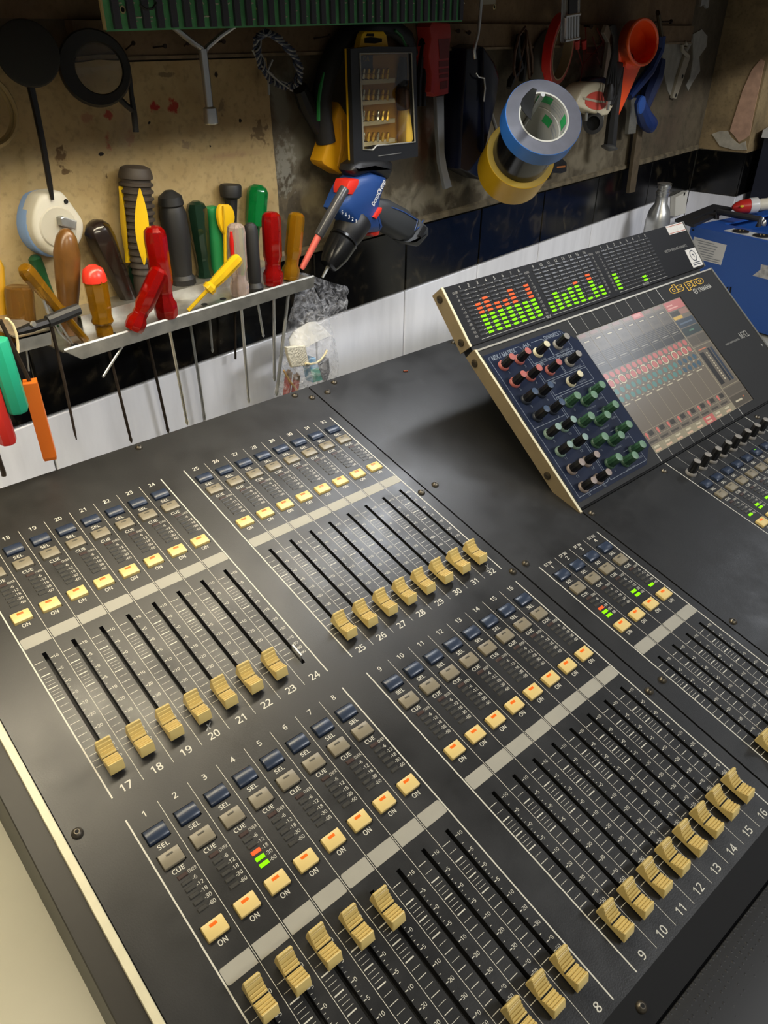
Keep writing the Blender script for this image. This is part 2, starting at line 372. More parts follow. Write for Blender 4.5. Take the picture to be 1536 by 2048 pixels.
# ================================================================ the mixing console
con = thing('mixing_console', 'large black digital mixing console with yellow faders and a tilted touch screen', 'mixing console', (0, 0, 0))
con.rotation_euler = MC.to_euler()
def cobj(mb, name, mats, parent=con, smooth=35): return mb.obj(name, mats, parent, smooth, scale=U, local=True)
def panel_mat(name, c, rough):
    m = bpy.data.materials.new(name); m.use_nodes = True; nt = m.node_tree; b = nt.nodes['Principled BSDF']; L = nt.links.new
    tc = nt.nodes.new('ShaderNodeTexCoord')
    n = nt.nodes.new('ShaderNodeTexNoise'); n.inputs['Scale'].default_value = 14; n.inputs['Detail'].default_value = 8; n.inputs['Roughness'].default_value = .65; L(tc.outputs['Object'], n.inputs['Vector'])
    r = nt.nodes.new('ShaderNodeMapRange'); r.inputs[1].default_value = .3; r.inputs[2].default_value = .7; r.inputs[3].default_value = rough - .1; r.inputs[4].default_value = rough + .12
    L(n.outputs['Fac'], r.inputs[0]); L(r.outputs[0], b.inputs['Roughness'])
    n2 = nt.nodes.new('ShaderNodeTexNoise'); n2.inputs['Scale'].default_value = 900; n2.inputs['Detail'].default_value = 2; L(tc.outputs['Object'], n2.inputs['Vector'])
    mx = nt.nodes.new('ShaderNodeMix'); mx.data_type = 'RGBA'; mx.inputs[6].default_value = lin(tuple(v * .85 for v in c)); mx.inputs[7].default_value = lin(tuple(v * 1.15 for v in c))
    L(n2.outputs['Fac'], mx.inputs[0]); L(mx.outputs[2], b.inputs['Base Color'])
    b.inputs['Specular IOR Level'].default_value = .62
    bn = nt.nodes.new('ShaderNodeBump'); bn.inputs['Strength'].default_value = .15; bn.inputs['Distance'].default_value = .0004; L(n2.outputs['Fac'], bn.inputs['Height']); L(bn.outputs['Normal'], b.inputs['Normal'])
    return m
panelm = panel_mat('black_powder_coat', (27, 27, 27), .40)
bodym = mat('console_body_black', (26, 26, 27), .55)
cream = mat('cream_painted_metal', (206, 198, 168), .4, var=.06, vs=80)
beige = mat('beige_metal_side', (116, 103, 78), .5, var=.08, vs=60)
printm = mat('white_screen_print', (196, 193, 180), .5)

# --- channel strip geometry (x across one strip of width 1, y down from the top of its dividing lines)
SEL_Y = (-1.09, -.62); CUE_Y = (-1.95, -1.49); ON_Y = (-4.27, -3.82); BX = (.185, .825)
LED_Y = [-2.335 - .213 * i for i in range(6)]
SLOT = (.435, .575, -11.06, -5.84)
STRIPS = []                                     # x0, y0, pitch, kind, index, cap y
G2 = 9.094; R2 = -12.635
for k in range(8): STRIPS.append((k, 0, 1, 'ch', 17 + k, -10.66 if k < 7 else None))
for k in range(8): STRIPS.append((G2 + k, 0, 1, 'ch', 25 + k, -10.67))
CAPY = {0: -6.2, 1: -6.2, 2: -6.22, 3: -6.37, 4: -6.52}
for k in range(8): STRIPS.append((k, R2, 1, 'ch', 1 + k, CAPY.get(k, -10.74)))
for k in range(8): STRIPS.append((G2 + k, R2, 1, 'ch', 9 + k, -10.78))
for k in range(4): STRIPS.append((18.59 + 1.005 * k, R2, 1.005, 'st', 1 + k, -10.70))
for k in range(8): STRIPS.append((30.0 + 1.02 * k, R2 - .06, 1.02, 'cl', 1 + k, -10.70))

def grid_panel(name, x0, x1, y0, y1, holes, mm, z=0.0, th=.3):
    xs = sorted(set([x0, x1] + [h[0] for h in holes] + [h[1] for h in holes])); ys = sorted(set([y0, y1] + [h[2] for h in holes] + [h[3] for h in holes]))
    xs = [x for x in xs if x0 <= x <= x1]; ys = [y for y in ys if y0 <= y <= y1]
    nx, ny = len(xs) - 1, len(ys) - 1; solid = [[True] * ny for _ in range(nx)]
    for h in holes:
        for i in range(nx):
            cxm = (xs[i] + xs[i + 1]) / 2
            if h[0] < cxm < h[1]:
                for j in range(ny):
                    cym = (ys[j] + ys[j + 1]) / 2
                    if h[2] < cym < h[3]: solid[i][j] = False
    mb = MB(); ids = {}
    def V(i, j, t):
        k = (i, j, t)
        if k not in ids: ids[k] = len(mb.v); mb.v.append(Vector((xs[i], ys[j], z if t else z - th)))
        return ids[k]
    def F(*f): mb.f.append(list(f)); mb.mi.append(0)
    for i in range(nx):
        for j in range(ny):
            if not solid[i][j]: continue
            F(V(i, j, 1), V(i + 1, j, 1), V(i + 1, j + 1, 1), V(i, j + 1, 1))
            if i == 0 or not solid[i - 1][j]: F(V(i, j, 0), V(i, j, 1), V(i, j + 1, 1), V(i, j + 1, 0))
            if i == nx - 1 or not solid[i + 1][j]: F(V(i + 1, j, 0), V(i + 1, j + 1, 0), V(i + 1, j + 1, 1), V(i + 1, j, 1))
            if j == 0 or not solid[i][j - 1]: F(V(i, j, 0), V(i + 1, j, 0), V(i + 1, j, 1), V(i, j, 1))
            if j == ny - 1 or not solid[i][j + 1]: F(V(i, j + 1, 0), V(i, j + 1, 1), V(i + 1, j + 1, 1), V(i + 1, j + 1, 0))
    return cobj(mb, name, mm, smooth=0)
def holes_of(st):
    x0, y0, p, kind, idx, cap = st; g = .022; h = []
    for a, b in (SEL_Y, CUE_Y, ON_Y): h.append((x0 + BX[0] - g, x0 + BX[1] + g, y0 + a - g, y0 + b + g))
    h.append((x0 + SLOT[0], x0 + SLOT[1], y0 + SLOT[2], y0 + SLOT[3])); return h
Lh = [h for s in STRIPS if s[0] < 17.5 for h in holes_of(s)]
Ch = [h for s in STRIPS if s[3] == 'st' for h in holes_of(s)] + [(23.03, 60, -30, -11.30)]
Rh = [h for s in STRIPS if s[3] == 'cl' for h in holes_of(s)]
XE = 43.0
grid_panel('left_panel', -1.55, 17.64, -24.8, 2.62, Lh, panelm)
grid_panel('centre_panel', 17.72, XE, -24.8, 2.62, Ch, panelm)
grid_panel('master_panel', 23.09, XE, -24.8, -11.36, Rh, panelm, z=.02)
# body below the panels, down to the table
def ztab(x, y): return (TZ / U - .233012 * y - .014166 * x) / .972370
b = MB(); pr = [(2.62, -.302), (-24.85, -.302), (-25.75, -.36), (-29.6, -.75)]
ring = lambda x: [Vector((x, y, z)) for y, z in pr] + [Vector((x, -29.4, ztab(x, -29.4) + .06)), Vector((x, 2.4, ztab(x, 2.4) + .06))]
b.loft([ring(-1.56), ring(XE)]); cobj(b, 'body', bodym, smooth=0)
b = MB(); b.loft([[Vector((x, -24.80, -.30)), Vector((x, -24.80, .0)), Vector((x, -24.9, -.02)), Vector((x, -25.74, -.22)), Vector((x, -25.74, -.36))] for x in (-1.55, XE)]); cobj(b, 'front_bevel', mat('front_bevel_black', (14, 14, 15), .7, spec=.2), smooth=0)
# padded armrest with a dotted grain
pm = bpy.data.materials.new('dotted_black_vinyl'); pm.use_nodes = True; nt = pm.node_tree; bs_ = nt.nodes['Principled BSDF']; bs_.inputs['Roughness'].default_value = .6
bs_.inputs['Base Color'].default_value = lin((17, 17, 18))
tc = nt.nodes.new('ShaderNodeTexCoord'); vo = nt.nodes.new('ShaderNodeTexVoronoi'); vo.inputs['Scale'].default_value = 230; vo.inputs['Randomness'].default_value = .1
nt.links.new(tc.outputs['Object'], vo.inputs['Vector']); bn = nt.nodes.new('ShaderNodeBump'); bn.inputs['Strength'].default_value = .8; bn.inputs['Distance'].default_value = .0012; bn.invert = True
mr = nt.nodes.new('ShaderNodeMapRange'); mr.inputs[1].default_value = .1; mr.inputs[2].default_value = .35; nt.links.new(vo.outputs['Distance'], mr.inputs[0]); nt.links.new(mr.outputs[0], bn.inputs['Height']); nt.links.new(bn.outputs[0], bs_.inputs['Normal'])
b = MB(); b.loft([[Vector((x, -25.80, -.40)), Vector((x, -25.82, -.16)), Vector((x, -26.1, -.04)), Vector((x, -28.6, -.10)), Vector((x, -29.5, -.45)), Vector((x, -29.9, -1.1)), Vector((x, -29.6, -1.5)), Vector((x, -29.3, -.8))] for x in (-1.5, XE)])
cobj(b, 'armrest', pm)
# left end: cream trim strip, black ledge and cheek
b = MB(); b.loft([[Vector((-1.83, y, -.25)), Vector((-1.83, y, .01)), Vector((-1.81, y, .04)), Vector((-1.60, y, .04)), Vector((-1.58, y, .01)), Vector((-1.58, y, -.25))] for y in (2.55, -25.6)]); cobj(b, 'trim_strip', cream)
b = MB(); b.loft([[Vector((XE + .03, y, -.25)), Vector((XE + .03, y, .01)), Vector((XE + .05, y, .04)), Vector((XE + .26, y, .04)), Vector((XE + .28, y, .01)), Vector((XE + .28, y, -.25))] for y in (2.55, -25.6)]); cobj(b, 'trim_strip', cream)
b = MB(); b.box(-1.58, -1.55, -24.8, 2.6, -.3, -.10); cobj(b, 'trim_gap', mat('deep_black', (8, 8, 8), .9), smooth=0)
def cheek(xa, xb):
    f = lambda x, z: [Vector((x, 2.5, z)), Vector((x, -26.2, z))]
    b = MB()
    rr = []
    for (x, z) in ((xa, -.06), (xb, -.10), (xb - .03 * (1 if xb < 0 else -1), -.16)):
        rr.append([Vector((x, 2.5, z)), Vector((x, -26.0, z)), Vector((x, -29.2, z - .5))])
    x = rr[-1][0][0]; rr.append([Vector((x, 2.5, ztab(x, 2.5) + .05)), Vector((x, -26, ztab(x, -26) + .05)), Vector((x, -29.2, ztab(x, -29.2) + .05))])
    rr.append([Vector((xa, 2.5, ztab(xa, 2.5) + .05)), Vector((xa, -26, ztab(xa, -26) + .05)), Vector((xa, -29.2, ztab(xa, -29.2) + .05))])
    rr.append(rr[0])
    n = 3; vs = [p for r in rr for p in r]; fs = []
    for i in range(len(rr) - 1):
        for j in range(2): fs.append((i * n + j, i * n + j + 1, (i + 1) * n + j + 1, (i + 1) * n + j))
    fs.append(tuple(i * n for i in range(len(rr) - 1))); fs.append(tuple(i * n + 2 for i in range(len(rr) - 1)))
    b.add(vs, fs); return b
cobj(cheek(XE + .29, XE + .93), 'end_cheek', mat('dark_brown_black_cheek', (34, 31, 26), .5, var=.15, vs=40), smooth=0)
cobj(cheek(-1.84, -2.48), 'end_cheek', mat('dark_brown_black_cheek', (34, 31, 26), .5, var=.15, vs=40), smooth=0)

# --- legends
def cframe(x, y, z=.006): return lambda u, v: Vector((x + u, y + v, z))
def line(mb, x0, x1, y0, y1, z=.005, m=0):
    mb.add([(x0, y0, z), (x1, y0, z), (x1, y1, z), (x0, y1, z)], [(0, 1, 2, 3)], m)
TICK = [(10, -6.16), (5, -6.73), (0, -7.30), (5, -7.84), (10, -8.35), (20, -8.88), (30, -9.39), (40, -9.90), (50, -10.19), (60, -10.42)]
INF = -10.66
def strip_print(mb, x0, y0, p, kind, idx):
    T = lambda s, x, y, h, a='C', **k: put_text(mb, s, cframe(x0 + x, y0 + y), h, a, **k)
    if kind == 'ch': T(str(idx), .5, -.14, .195, bold=.012); T(str(idx), .5, -11.69 if y0 == 0 else -11.83, .262, bold=.012)
    elif kind == 'st': T('ST IN', .48, -.09, .14, wfit=.44); T(str(idx), .5, -.33, .19, bold=.012)
    T('SEL', .5, -1.265, .145, wfit=.34); T('CUE', .5, -2.115, .145, wfit=.37); T('ON', .5, -4.43, .16, wfit=.27)
    for s, y in zip(('OVER', '-6', '-12', '-18', '-30', '-60'), LED_Y):
        if s == 'OVER': T(s, .685, y + .01, .105, 'L', wfit=.26, bold=.0)
        else: T(s, .69, y - .01, .115, 'L', bold=.006)
    for n_, y in TICK:
        line(mb, x0 + .60, x0 + .69, y0 + y - .013, y0 + y + .013); T(str(n_), .705, y, .115, 'L', bold=.006)
    line(mb, x0 + .60, x0 + .69, y0 + INF - .013, y0 + INF + .013)
    for s in (-1, 1):                           # the infinity sign
        c = Vector((x0 + .79 + s * .042, y0 + INF, .005)); vs = []
        for j in range(12):
            a = 2 * math.pi * j / 12; vs += [c + Vector((math.cos(a) * .047, math.sin(a) * .047, 0)), c + Vector((math.cos(a) * .030, math.sin(a) * .030, 0))]
        mb.add(vs, [(2 * j, 2 * ((j + 1) % 12), 2 * ((j + 1) % 12) + 1, 2 * j + 1) for j in range(12)])
    ys = [y for _, y in TICK] + [INF]
    bold = {1, 2, 3}
    for i, y in enumerate(ys):
        hw = .018 if i in bold else .010
        line(mb, x0 + .05, x0 + .35, y0 + y - hw, y0 + y + hw)
    sub = {0: 1, 1: 3, 2: 3, 3: 1, 4: 1, 5: 1, 6: 1, 7: 0, 8: 0, 9: 0}
    for i in range(10):
        for k in range(sub[i]):
            y = ys[i] + (ys[i + 1] - ys[i]) * (k + 1) / (sub[i] + 1)
            line(mb, x0 + .07, x0 + .35, y0 + y - .006, y0 + y + .006); line(mb, x0 + .60, x0 + .66, y0 + y - .008, y0 + y + .008)
def bank_lines(mb, x0, n, p, y1, y0, thick=.045, thin=.016):
    for k in range(n + 1):
        t = thick if k in (0, n) else thin; line(mb, x0 + k * p - t / 2, x0 + k * p + t / 2, y0, y1, .004)
groups = {}
for s in STRIPS: groups.setdefault((s[3], s[1], s[0] > 8.9), []).append(s)
labm = mat('grey_label_strip', (150, 147, 136), .55, var=.04, vs=50)
for key, ss in groups.items():
    mb = MB(); x0, y0, p, kind = ss[0][:4]
    zoff = .02 if kind == 'cl' else 0
    for s in ss: strip_print(mb, s[0], s[1], s[2], s[3], s[4])
    top = y0 + (0 if kind != 'cl' else 1.33); bank_lines(mb, x0, len(ss), p, top, y0 - (11.81 if y0 == 0 else 12.0))
    for v in mb.v: v.z += zoff
    cobj(mb, 'printed_legend', printm, smooth=0)['kind'] = 'stuff'
    for k, s in enumerate(ss):                   # write-on label strip, one field per channel
        a, c = s[0] + .04, s[0] + s[2] - .04; yb, yt = y0 - 5.44, y0 - 4.965; r = .07
        L_ = r if k % 4 == 0 else 0; R_ = r if k % 4 == 3 else 0
        pts = []
        for (X, Y, rr, a0) in ((c, yt, R_, 0), (a, yt, L_, 90), (a, yb, L_, 180), (c, yb, R_, 270)):
            if rr == 0: pts.append((X, Y)); continue
            ox = X - rr if X == c else X + rr; oy = Y - rr if Y == yt else Y + rr
            for q in range(4): t = math.radians(a0 + 30 * q); pts.append((ox + rr * math.cos(t), oy + rr * math.sin(t)))
        m2 = MB(); m2.loft([[Vector((x, y, zoff + .001)) for x, y in pts], [Vector((x, y, zoff + .009)) for x, y in pts]]); cobj(m2, 'label_field', labm, smooth=0)

# --- buttons, indicator lights, fader caps: one mesh each, shared
def rbox(w, d, h, bev, crown=0.0, conc=False, seg=2, zb=-.25):
    bm = bmesh.new(); bmesh.ops.create_cube(bm, size=1)
    for v in bm.verts: v.co = Vector((v.co.x * w, v.co.y * d, zb if v.co.z < 0 else h))
    top = [e for e in bm.edges if all(v.co.z > 0 for v in e.verts)] + [e for e in bm.edges if abs(e.verts[0].co.z - e.verts[1].co.z) > .05]
    bmesh.ops.bevel(bm, geom=top, offset=bev, segments=seg, affect='EDGES', profile=.5)
    if crown:
        bmesh.ops.subdivide_edges(bm, edges=[e for e in bm.edges if abs(e.verts[0].co.y - e.verts[1].co.y) > d * .5 and e.verts[0].co.z > 0], cuts=5)
        for v in bm.verts:
            if v.co.z > h - bev * 1.2: v.co.z += crown * (1 - (2 * v.co.y / d) ** 2)
    me = bpy.data.meshes.new('b'); 
    for v in bm.verts: v.co *= U
    bmesh.ops.recalc_face_normals(bm, faces=bm.faces); bm.to_mesh(me); bm.free()
    me.polygons.foreach_set('use_smooth', [True] * len(me.polygons)); me.set_sharp_from_angle(angle=math.radians(40)); return me
def meshobj(me, name, parent, loc, mm=None):
    if mm is not None and not me.materials: me.materials.append(mm)
    o = bpy.data.objects.new(name, me); COL.objects.link(o); o.parent = parent; o.location = Vector(loc) * U; return o
BW = BX[1] - BX[0]; BH = .455
selm = mat('navy_button', (40, 50, 68), .32); cuem = mat('taupe_button', (122, 114, 96), .38); onm = mat('lit_yellow_button', (206, 182, 118), .38, emit=.03, ec=(240, 200, 110))
greenl = mat('lit_green_segment', (60, 120, 0), .4, emit=1.0, ec=(150, 255, 0), spec=.2); orangel = mat('lit_orange_segment', (120, 40, 15), .4, emit=.95, ec=(255, 104, 52), spec=.2)
offl = mat('unlit_segment', (58, 57, 54), .3); overl = mat('unlit_over_segment', (64, 50, 46), .3)
onled = mat('orange_lamp', (200, 70, 10), .3, emit=.8, ec=(255, 96, 12)); slotm = mat('dark_lamp_window', (72, 68, 58), .4)
me_sel = rbox(BW, BH, .07, .03, .06); me_sel.materials.append(selm)
me_cue = rbox(BW, BH, .09, .03); me_cue.materials.append(cuem)
me_on = rbox(BW, BH, .10, .03); me_on.materials.append(onm)
me_onl = rbox(.22, .085, .012, .006, zb=-.01); me_onl.materials.append(onled)
me_win = rbox(.21, .06, .006, .002, zb=-.01); me_win.materials.append(slotm)
me_selwin = rbox(.17, .05, .006, .002, zb=-.01); me_selwin.materials.append(mat('navy_lamp_window', (36, 44, 60), .3))
me_green = rbox(.19, .06, .008, .004, zb=-.01); me_green.materials.append(greenl)
def ledmesh(mm, w=.30, d=.125, h=.03):
    me = rbox(w, d, h, .02, zb=-.02, seg=1); me.materials.append(mm); return me
led_off, led_over, led_g, led_o = (ledmesh(m) for m in (offl, overl, greenl, orangel))
# fader cap
def cap_mesh():
    prof = [(.50, .10), (.525, .16), (.50, .50), (.475, .575), (.445, .60), (.415, .585)]
    def ridges(pts, amp):
        out = []
        for a, b in zip(pts, pts[1:]):
            d = (b[0] - a[0], b[1] - a[1])
            for t, k in ((.12, -.55), (.28, -1.0), (.46, -.75), (.62, -.05), (.80, .25), (.95, .0)): out.append((a[0] + d[0] * t, a[1] + d[1] * t + amp * k))
        return out
    prof += ridges([(.41, .58), (.315, .465), (.225, .395), (.135, .35), (.04, .325)], .055)
    prof += [(.026, .31), (.022, .24), (-.022, .24), (-.026, .31)]
    prof += ridges([(-.03, .325), (-.12, .345), (-.21, .37), (-.30, .405), (-.385, .45)], .050)
    prof += [(-.40, .455), (-.425, .43), (-.53, .16), (-.535, .10)]
    hw = .235; mb = MB()
    rings = []
    for x, k in ((-hw, .955), (-hw + .022, 1.0), (hw - .022, 1.0), (hw, .955)):
        rings.append([Vector((x if z > .3 else x * (1.02), y * (k if z > .12 else 1), .10 + (z - .10) * (k if z > .12 else 1))) for y, z in prof])
    mb.loft(rings); return mb
capm = mat('yellow_fader_plastic', (208, 184, 116), .42)
c0 = cobj(cap_mesh(), 'fader_cap', capm, smooth=30); me_cap = c0.data; bpy.data.objects.remove(c0)
s0 = MB(); s0.box(-.03, .03, -.20, .20, -.35, .16); o0 = cobj(s0, 'fader_stem', chrome, smooth=0); me_stem = o0.data; bpy.data.objects.remove(o0)
s0 = MB(); s0.box(-.028, .028, -.27, .27, -.35, .26); o0 = cobj(s0, 'fader_stem', chrome, smooth=0); me_blade = o0.data; bpy.data.objects.remove(o0)
i0 = MB(); i0.box(-.236, .236, -.021, .021, .2, .262); o0 = cobj(i0, 'index_line', mat('black_index_line', (14, 13, 12), .6), smooth=0); me_idx = o0.data; bpy.data.objects.remove(o0)
LIT = {('ch', 3): {3: led_o, 4: led_g, 5: led_g}, ('st', 1): {3: led_o, 4: led_g, 5: led_g}, ('st', 3): {4: led_g, 5: led_g}, ('st', 4): {5: led_g}, ('cl', 1): {5: led_g}, ('cl', 2): {4: led_g, 5: led_g}, ('cl', 3): {4: led_g, 5: led_g}, ('cl', 4): {5: led_g}}
for (x0, y0, p, kind, idx, cap) in STRIPS:
    xm = x0 + (BX[0] + BX[1]) / 2; zo = .02 if kind == 'cl' else 0
    sb = meshobj(me_sel, 'select_button', con, (xm, y0 + sum(SEL_Y) / 2, zo)); meshobj(me_green if (kind, idx) == ('cl', 6) else me_selwin, 'button_lamp', sb, (0, .10, .108))
    cb = meshobj(me_cue, 'cue_button', con, (xm, y0 + sum(CUE_Y) / 2, zo)); meshobj(me_win, 'button_lamp', cb, (0, .105, .09))
    ob = meshobj(me_on, 'on_button', con, (xm, y0 + sum(ON_Y) / 2, zo)); meshobj(me_onl, 'button_lamp', ob, (0, .105, .10))
    lit = LIT.get((kind, idx), {})
    for i, y in enumerate(LED_Y):
        meshobj(lit.get(i, led_over if i == 0 else led_off), 'channel_led', con, (x0 + .505, y0 + y, zo))
    if cap is None: meshobj(me_blade, 'fader_stem', con, (x0 + .505, y0 - 10.62, 0)); continue
    c = meshobj(me_cap, 'fader_cap', con, (x0 + .505, y0 + cap, zo)); meshobj(me_idx, 'index_line', c, (0, 0, 0))
    meshobj(me_stem, 'fader_stem', c, (0, 0, -.06))

# --- screws on the panels
sc = MB(); sc.lathe((0, 0, -.02), (0, 0, .13), [(0, .17), (.35, .17), (.75, .13), (1, .08)], 12, 0); sc.lathe((0, 0, .125), (0, 0, .134), [(0, .06), (1, .06)], 6, 1)
o0 = cobj(sc, 'panel_screw', [mat('screw_black_zinc', (96, 90, 80), .35, .8), mat('deep_black', (8, 8, 8), .9)]); me_scr = o0.data; bpy.data.objects.remove(o0)
for x, y in [(8.21, 2.30), (-1.24, -12.2), (16.63, 2.3), (17.3, 1.75), (18.28, 1.75), (19.13, 2.3), (17.35, -6.5), (18.27, -6.44), (17.4, -12.18), (18.23, -12.17), (23.39, -11.72), (23.43, -19.3), (27.94, 2.3), (18.28, -19.24), (17.4, -19.24), (29.37, -11.74), (38.88, -11.8)]:
    meshobj(me_scr, 'panel_screw', con, (x, y, .0))
for x in (8.53, 20.0, -1.0): meshobj(me_scr, 'panel_screw', con, (x, -25.24, -.11))
# pale pencil marks under strips 20 and 32
mk = MB()
for (x, y) in ((3.5, -11.35), (G2 + 7.55, -11.4)):
    line(mk, x - .02, x + .02, y - .12, y + .1); mk.add([(x - .15, y - .1, .005), (x - .12, y - .12, .005), (x + .15, y + .1, .005), (x + .12, y + .12, .005)], [(0, 1, 2, 3)])
cobj(mk, 'pencil_mark', mat('pale_pencil', (150, 150, 146), .6), smooth=0)

# ================================================================ touch screen unit
AS = math.atan2(3.93, 8.32); CA, SA = math.cos(AS), math.sin(AS)
def scr(u, v, h=0.0): return Vector((22.9 + u, -11.42 + v * CA - h * SA, v * SA + h * CA))
SW = 21.72
def plate(x0, x1, mm, nm):
    pr = [(-11.46, -.01), (-11.42, .035), (-3.12, 3.97), (-3.05, 3.95), (-2.74, 3.34), (-9.72, .0)]
    b = MB(); b.loft([[Vector((x, y, z)) for y, z in pr] for x in (x0, x1)]); return cobj(b, nm, mm, smooth=0)
plate(22.9, 23.06, beige, 'display_side_plate'); plate(22.9 + SW - .14, 22.9 + SW, mat('grey_metal_side', (120, 118, 112), .4, .6), 'display_side_plate')
def sbox(mb, u0, u1, v0, v1, h0, h1, m=0):
    mb.hexa([scr(u0, v0, h1), scr(u1, v0, h1), scr(u1, v1, h1), scr(u0, v1, h1)], [scr(u0, v0, h0), scr(u1, v0, h0), scr(u1, v1, h0), scr(u0, v1, h0)], m)
b = MB(); b.hexa([scr(.02, 0.02, .045), scr(.15, .02, .045), scr(.15, 9.2, .045), scr(.02, 9.2, .045)], [scr(.02, .02, -.02), scr(.15, .02, -.02), scr(.15, 9.2, -.02), scr(.02, 9.2, -.02)]); cobj(b, 'display_edge_trim', cream, smooth=0)
b = MB(); sbox(b, .15, SW - .14, 9.11, 9.2, -.5, .03); cobj(b, 'display_edge_trim', mat('pale_metal_edge', (176, 172, 160), .35, .5), smooth=0)
LU = (6.93, 17.05, .68, 8.15)               # the lcd opening
b = MB()
for q in ((.16, LU[0], .2, 9.11), (LU[1], SW - .14, .2, 9.11), (LU[0], LU[1], .2, LU[2]), (LU[0], LU[1], LU[3], 9.11)): sbox(b, *q, -.45, 0)
cobj(b, 'display_frame', mat('display_frame_black', (42, 42, 42), .5, spec=.2), smooth=0)
b = MB(); b.loft([[Vector((x, y, z)) for y, z in ((-8.4, .02), (-3.6, 2.4), (-2.6, 2.4), (-2.2, .02))] for x in (26.5, 22.9 + SW - .3)]); cobj(b, 'display_housing', bodym, smooth=0)
bluem = mat('navy_panel_print', (15, 25, 47), .5, var=.12, vs=40, spec=.2)
b = MB(); pts = [(.30, .45), (5.85, .45), (6.62, 1.1), (6.86, 1.2), (6.88, 7.85), (6.05, 8.80), (.30, 8.80)]
b.loft([[scr(u, v, .001) for u, v in pts], [scr(u, v, .012) for u, v in pts]]); cobj(b, 'blue_control_field', bluem, smooth=0)
# fine lines and lettering on the blue field
ln = MB()
def sline(u0, v0, u1, v1, w=.024, m=0, h=.016):
    d = Vector((u1 - u0, v1 - v0)).normalized(); n_ = Vector((-d.y, d.x)) * w / 2
    ln.add([scr(u0 + n_.x, v0 + n_.y, h), scr(u0 - n_.x, v0 - n_.y, h), scr(u1 - n_.x, v1 - n_.y, h), scr(u1 + n_.x, v1 + n_.y, h)], [(0, 1, 2, 3)], m)
def spoly(pts, close=True, **k):
    for i in range(len(pts) - (0 if close else 1)): sline(*pts[i], *pts[(i + 1) % len(pts)], **k)
spoly([(.52, .65), (2.74, .65), (2.86, .75), (2.86, 8.5), (2.76, 8.63), (2.45, 8.63)], False); spoly([(.62, 8.63), (.52, 8.55), (.52, .65)], False)
sline(.52, 4.5, 2.86, 4.5)
spoly([(3.7, 8.6), (4.5, 8.6), (4.58, 8.5), (4.58, 7.5), (3.0, 7.5), (3.0, 8.5), (3.1, 8.6)], False)
spoly([(4.62, 8.55), (4.62, 7.55), (6.15, 7.55), (6.15, 8.55), (6.05, 8.62)], False)
spoly([(3.0, 7.42), (4.58, 7.42), (4.58, 6.45), (3.0, 6.45)]); spoly([(4.66, 7.42), (6.15, 7.42), (6.15, 6.45), (4.66, 6.45)]); spoly([(3.0, 6.35), (6.15, 6.35), (6.15, 5.6), (3.0, 5.6)])
spoly([(2.98, .65), (6.0, .65), (6.0, 5.48), (2.98, 5.48)])
for v in (1.55, 2.75, 3.95): sline(4.9, v, 6.0, v, w=.025)
def stext(s, u, v, h, a='C', **k): put_text(ln, s, lambda x, y: scr(u + x, v + y, .017), h, a, **k)
stext('MIX / MATRIX', .72, 8.52, .25, 'L', wfit=1.7); stext('HA', 3.12, 8.55, .24, 'L'); stext('DYNAMICS 1', 4.7, 8.58, .22, 'L', wfit=1.3); stext('DYNAMICS 2', 4.75, 7.38, .20, 'L', wfit=1.3); stext('PAN', 3.12, 7.36, .2, 'L'); stext('HPF', 3.15, 6.22, .18, 'L'); stext('EQ', 3.1, 5.36, .2, 'L')
for i in range(8):
    for j in range(2): stext(str(2 * i + 1 + j), 1.2 + 1.2 * j, 8.02 - i - .46, .13, bold=0)
for k_, v in enumerate((4.55, 3.35, 2.15, .95)):
    stext('Q', 3.62, v - .02, .12, bold=0); stext('FREQUENCY', 4.75, v - .28, .10, wfit=.7, bold=0); stext('GAIN', 5.72, v - .02, .11, bold=0)
stext('GAIN', 3.8, 7.56, .1, bold=0); stext('THRESHOLD', 5.5, 7.62, .1, bold=0); stext('THRESHOLD', 5.5, 6.52, .1, bold=0); stext('FREQUENCY', 5.35, 5.72, .1, bold=0)
cobj(ln, 'display_lettering', mat('pale_blue_grey_print', (118, 126, 136), .5), smooth=0)['kind'] = 'stuff'
ln = MB()
for i in range(9):
    w = .05 if i in (0, 8) else .02
    u = 7.08 + i * 1.037; sline(u, 8.22, u, 9.10, w=w, h=.006); sline(u - .14, .2, u - .14, .66, w=w, h=.006)
stext('YAMAHA', 19.72, 8.12, .30, wfit=1.5, bold=.02)
for k_ in range(16):
    a0 = 2 * math.pi * k_ / 16; a1 = 2 * math.pi * (k_ + 1) / 16; c = (18.68, 8.12)
    ln.add([scr(c[0] + math.cos(a) * r, c[1] + math.sin(a) * r, .012) for a in (a0, a1) for r in (.14, .20)], [(0, 1, 3, 2)])
for k_ in range(3):
    a = math.radians(90 + 120 * k_); spoly([(18.68, 8.12), (18.68 + .15 * math.cos(a), 8.12 + .15 * math.sin(a))], False, w=.035, h=.012)
stext('M7CL', 20.25, 4.42, .42, wfit=.95, bold=0); stext('DIGITAL MIXING CONSOLE', 18.75, 4.30, .11, wfit=1.6, bold=0)
stext('+', 21.2, 3.35, .2)
cobj(ln, 'display_lettering', mat('grey_silver_print', (170, 168, 160), .45), smooth=0)['kind'] = 'stuff'
lg = MB()
F_ = lambda u0, v0, h: (lambda x, y: scr(u0 + x, v0 + y, h))
put_text(lg, 'ds pro', F_(18.28, 8.64, .015), .72, bold=.075, m=0, wfit=3.7, res=4); put_text(lg, 'ds pro', F_(18.28, 8.64, .02), .635, bold=.028, m=1, wfit=3.60, res=4)
cobj(lg, 'logo_lettering', [mat('yellow_logo', (226, 178, 50), .4), mat('logo_core_black', (30, 27, 22), .5)], smooth=0)
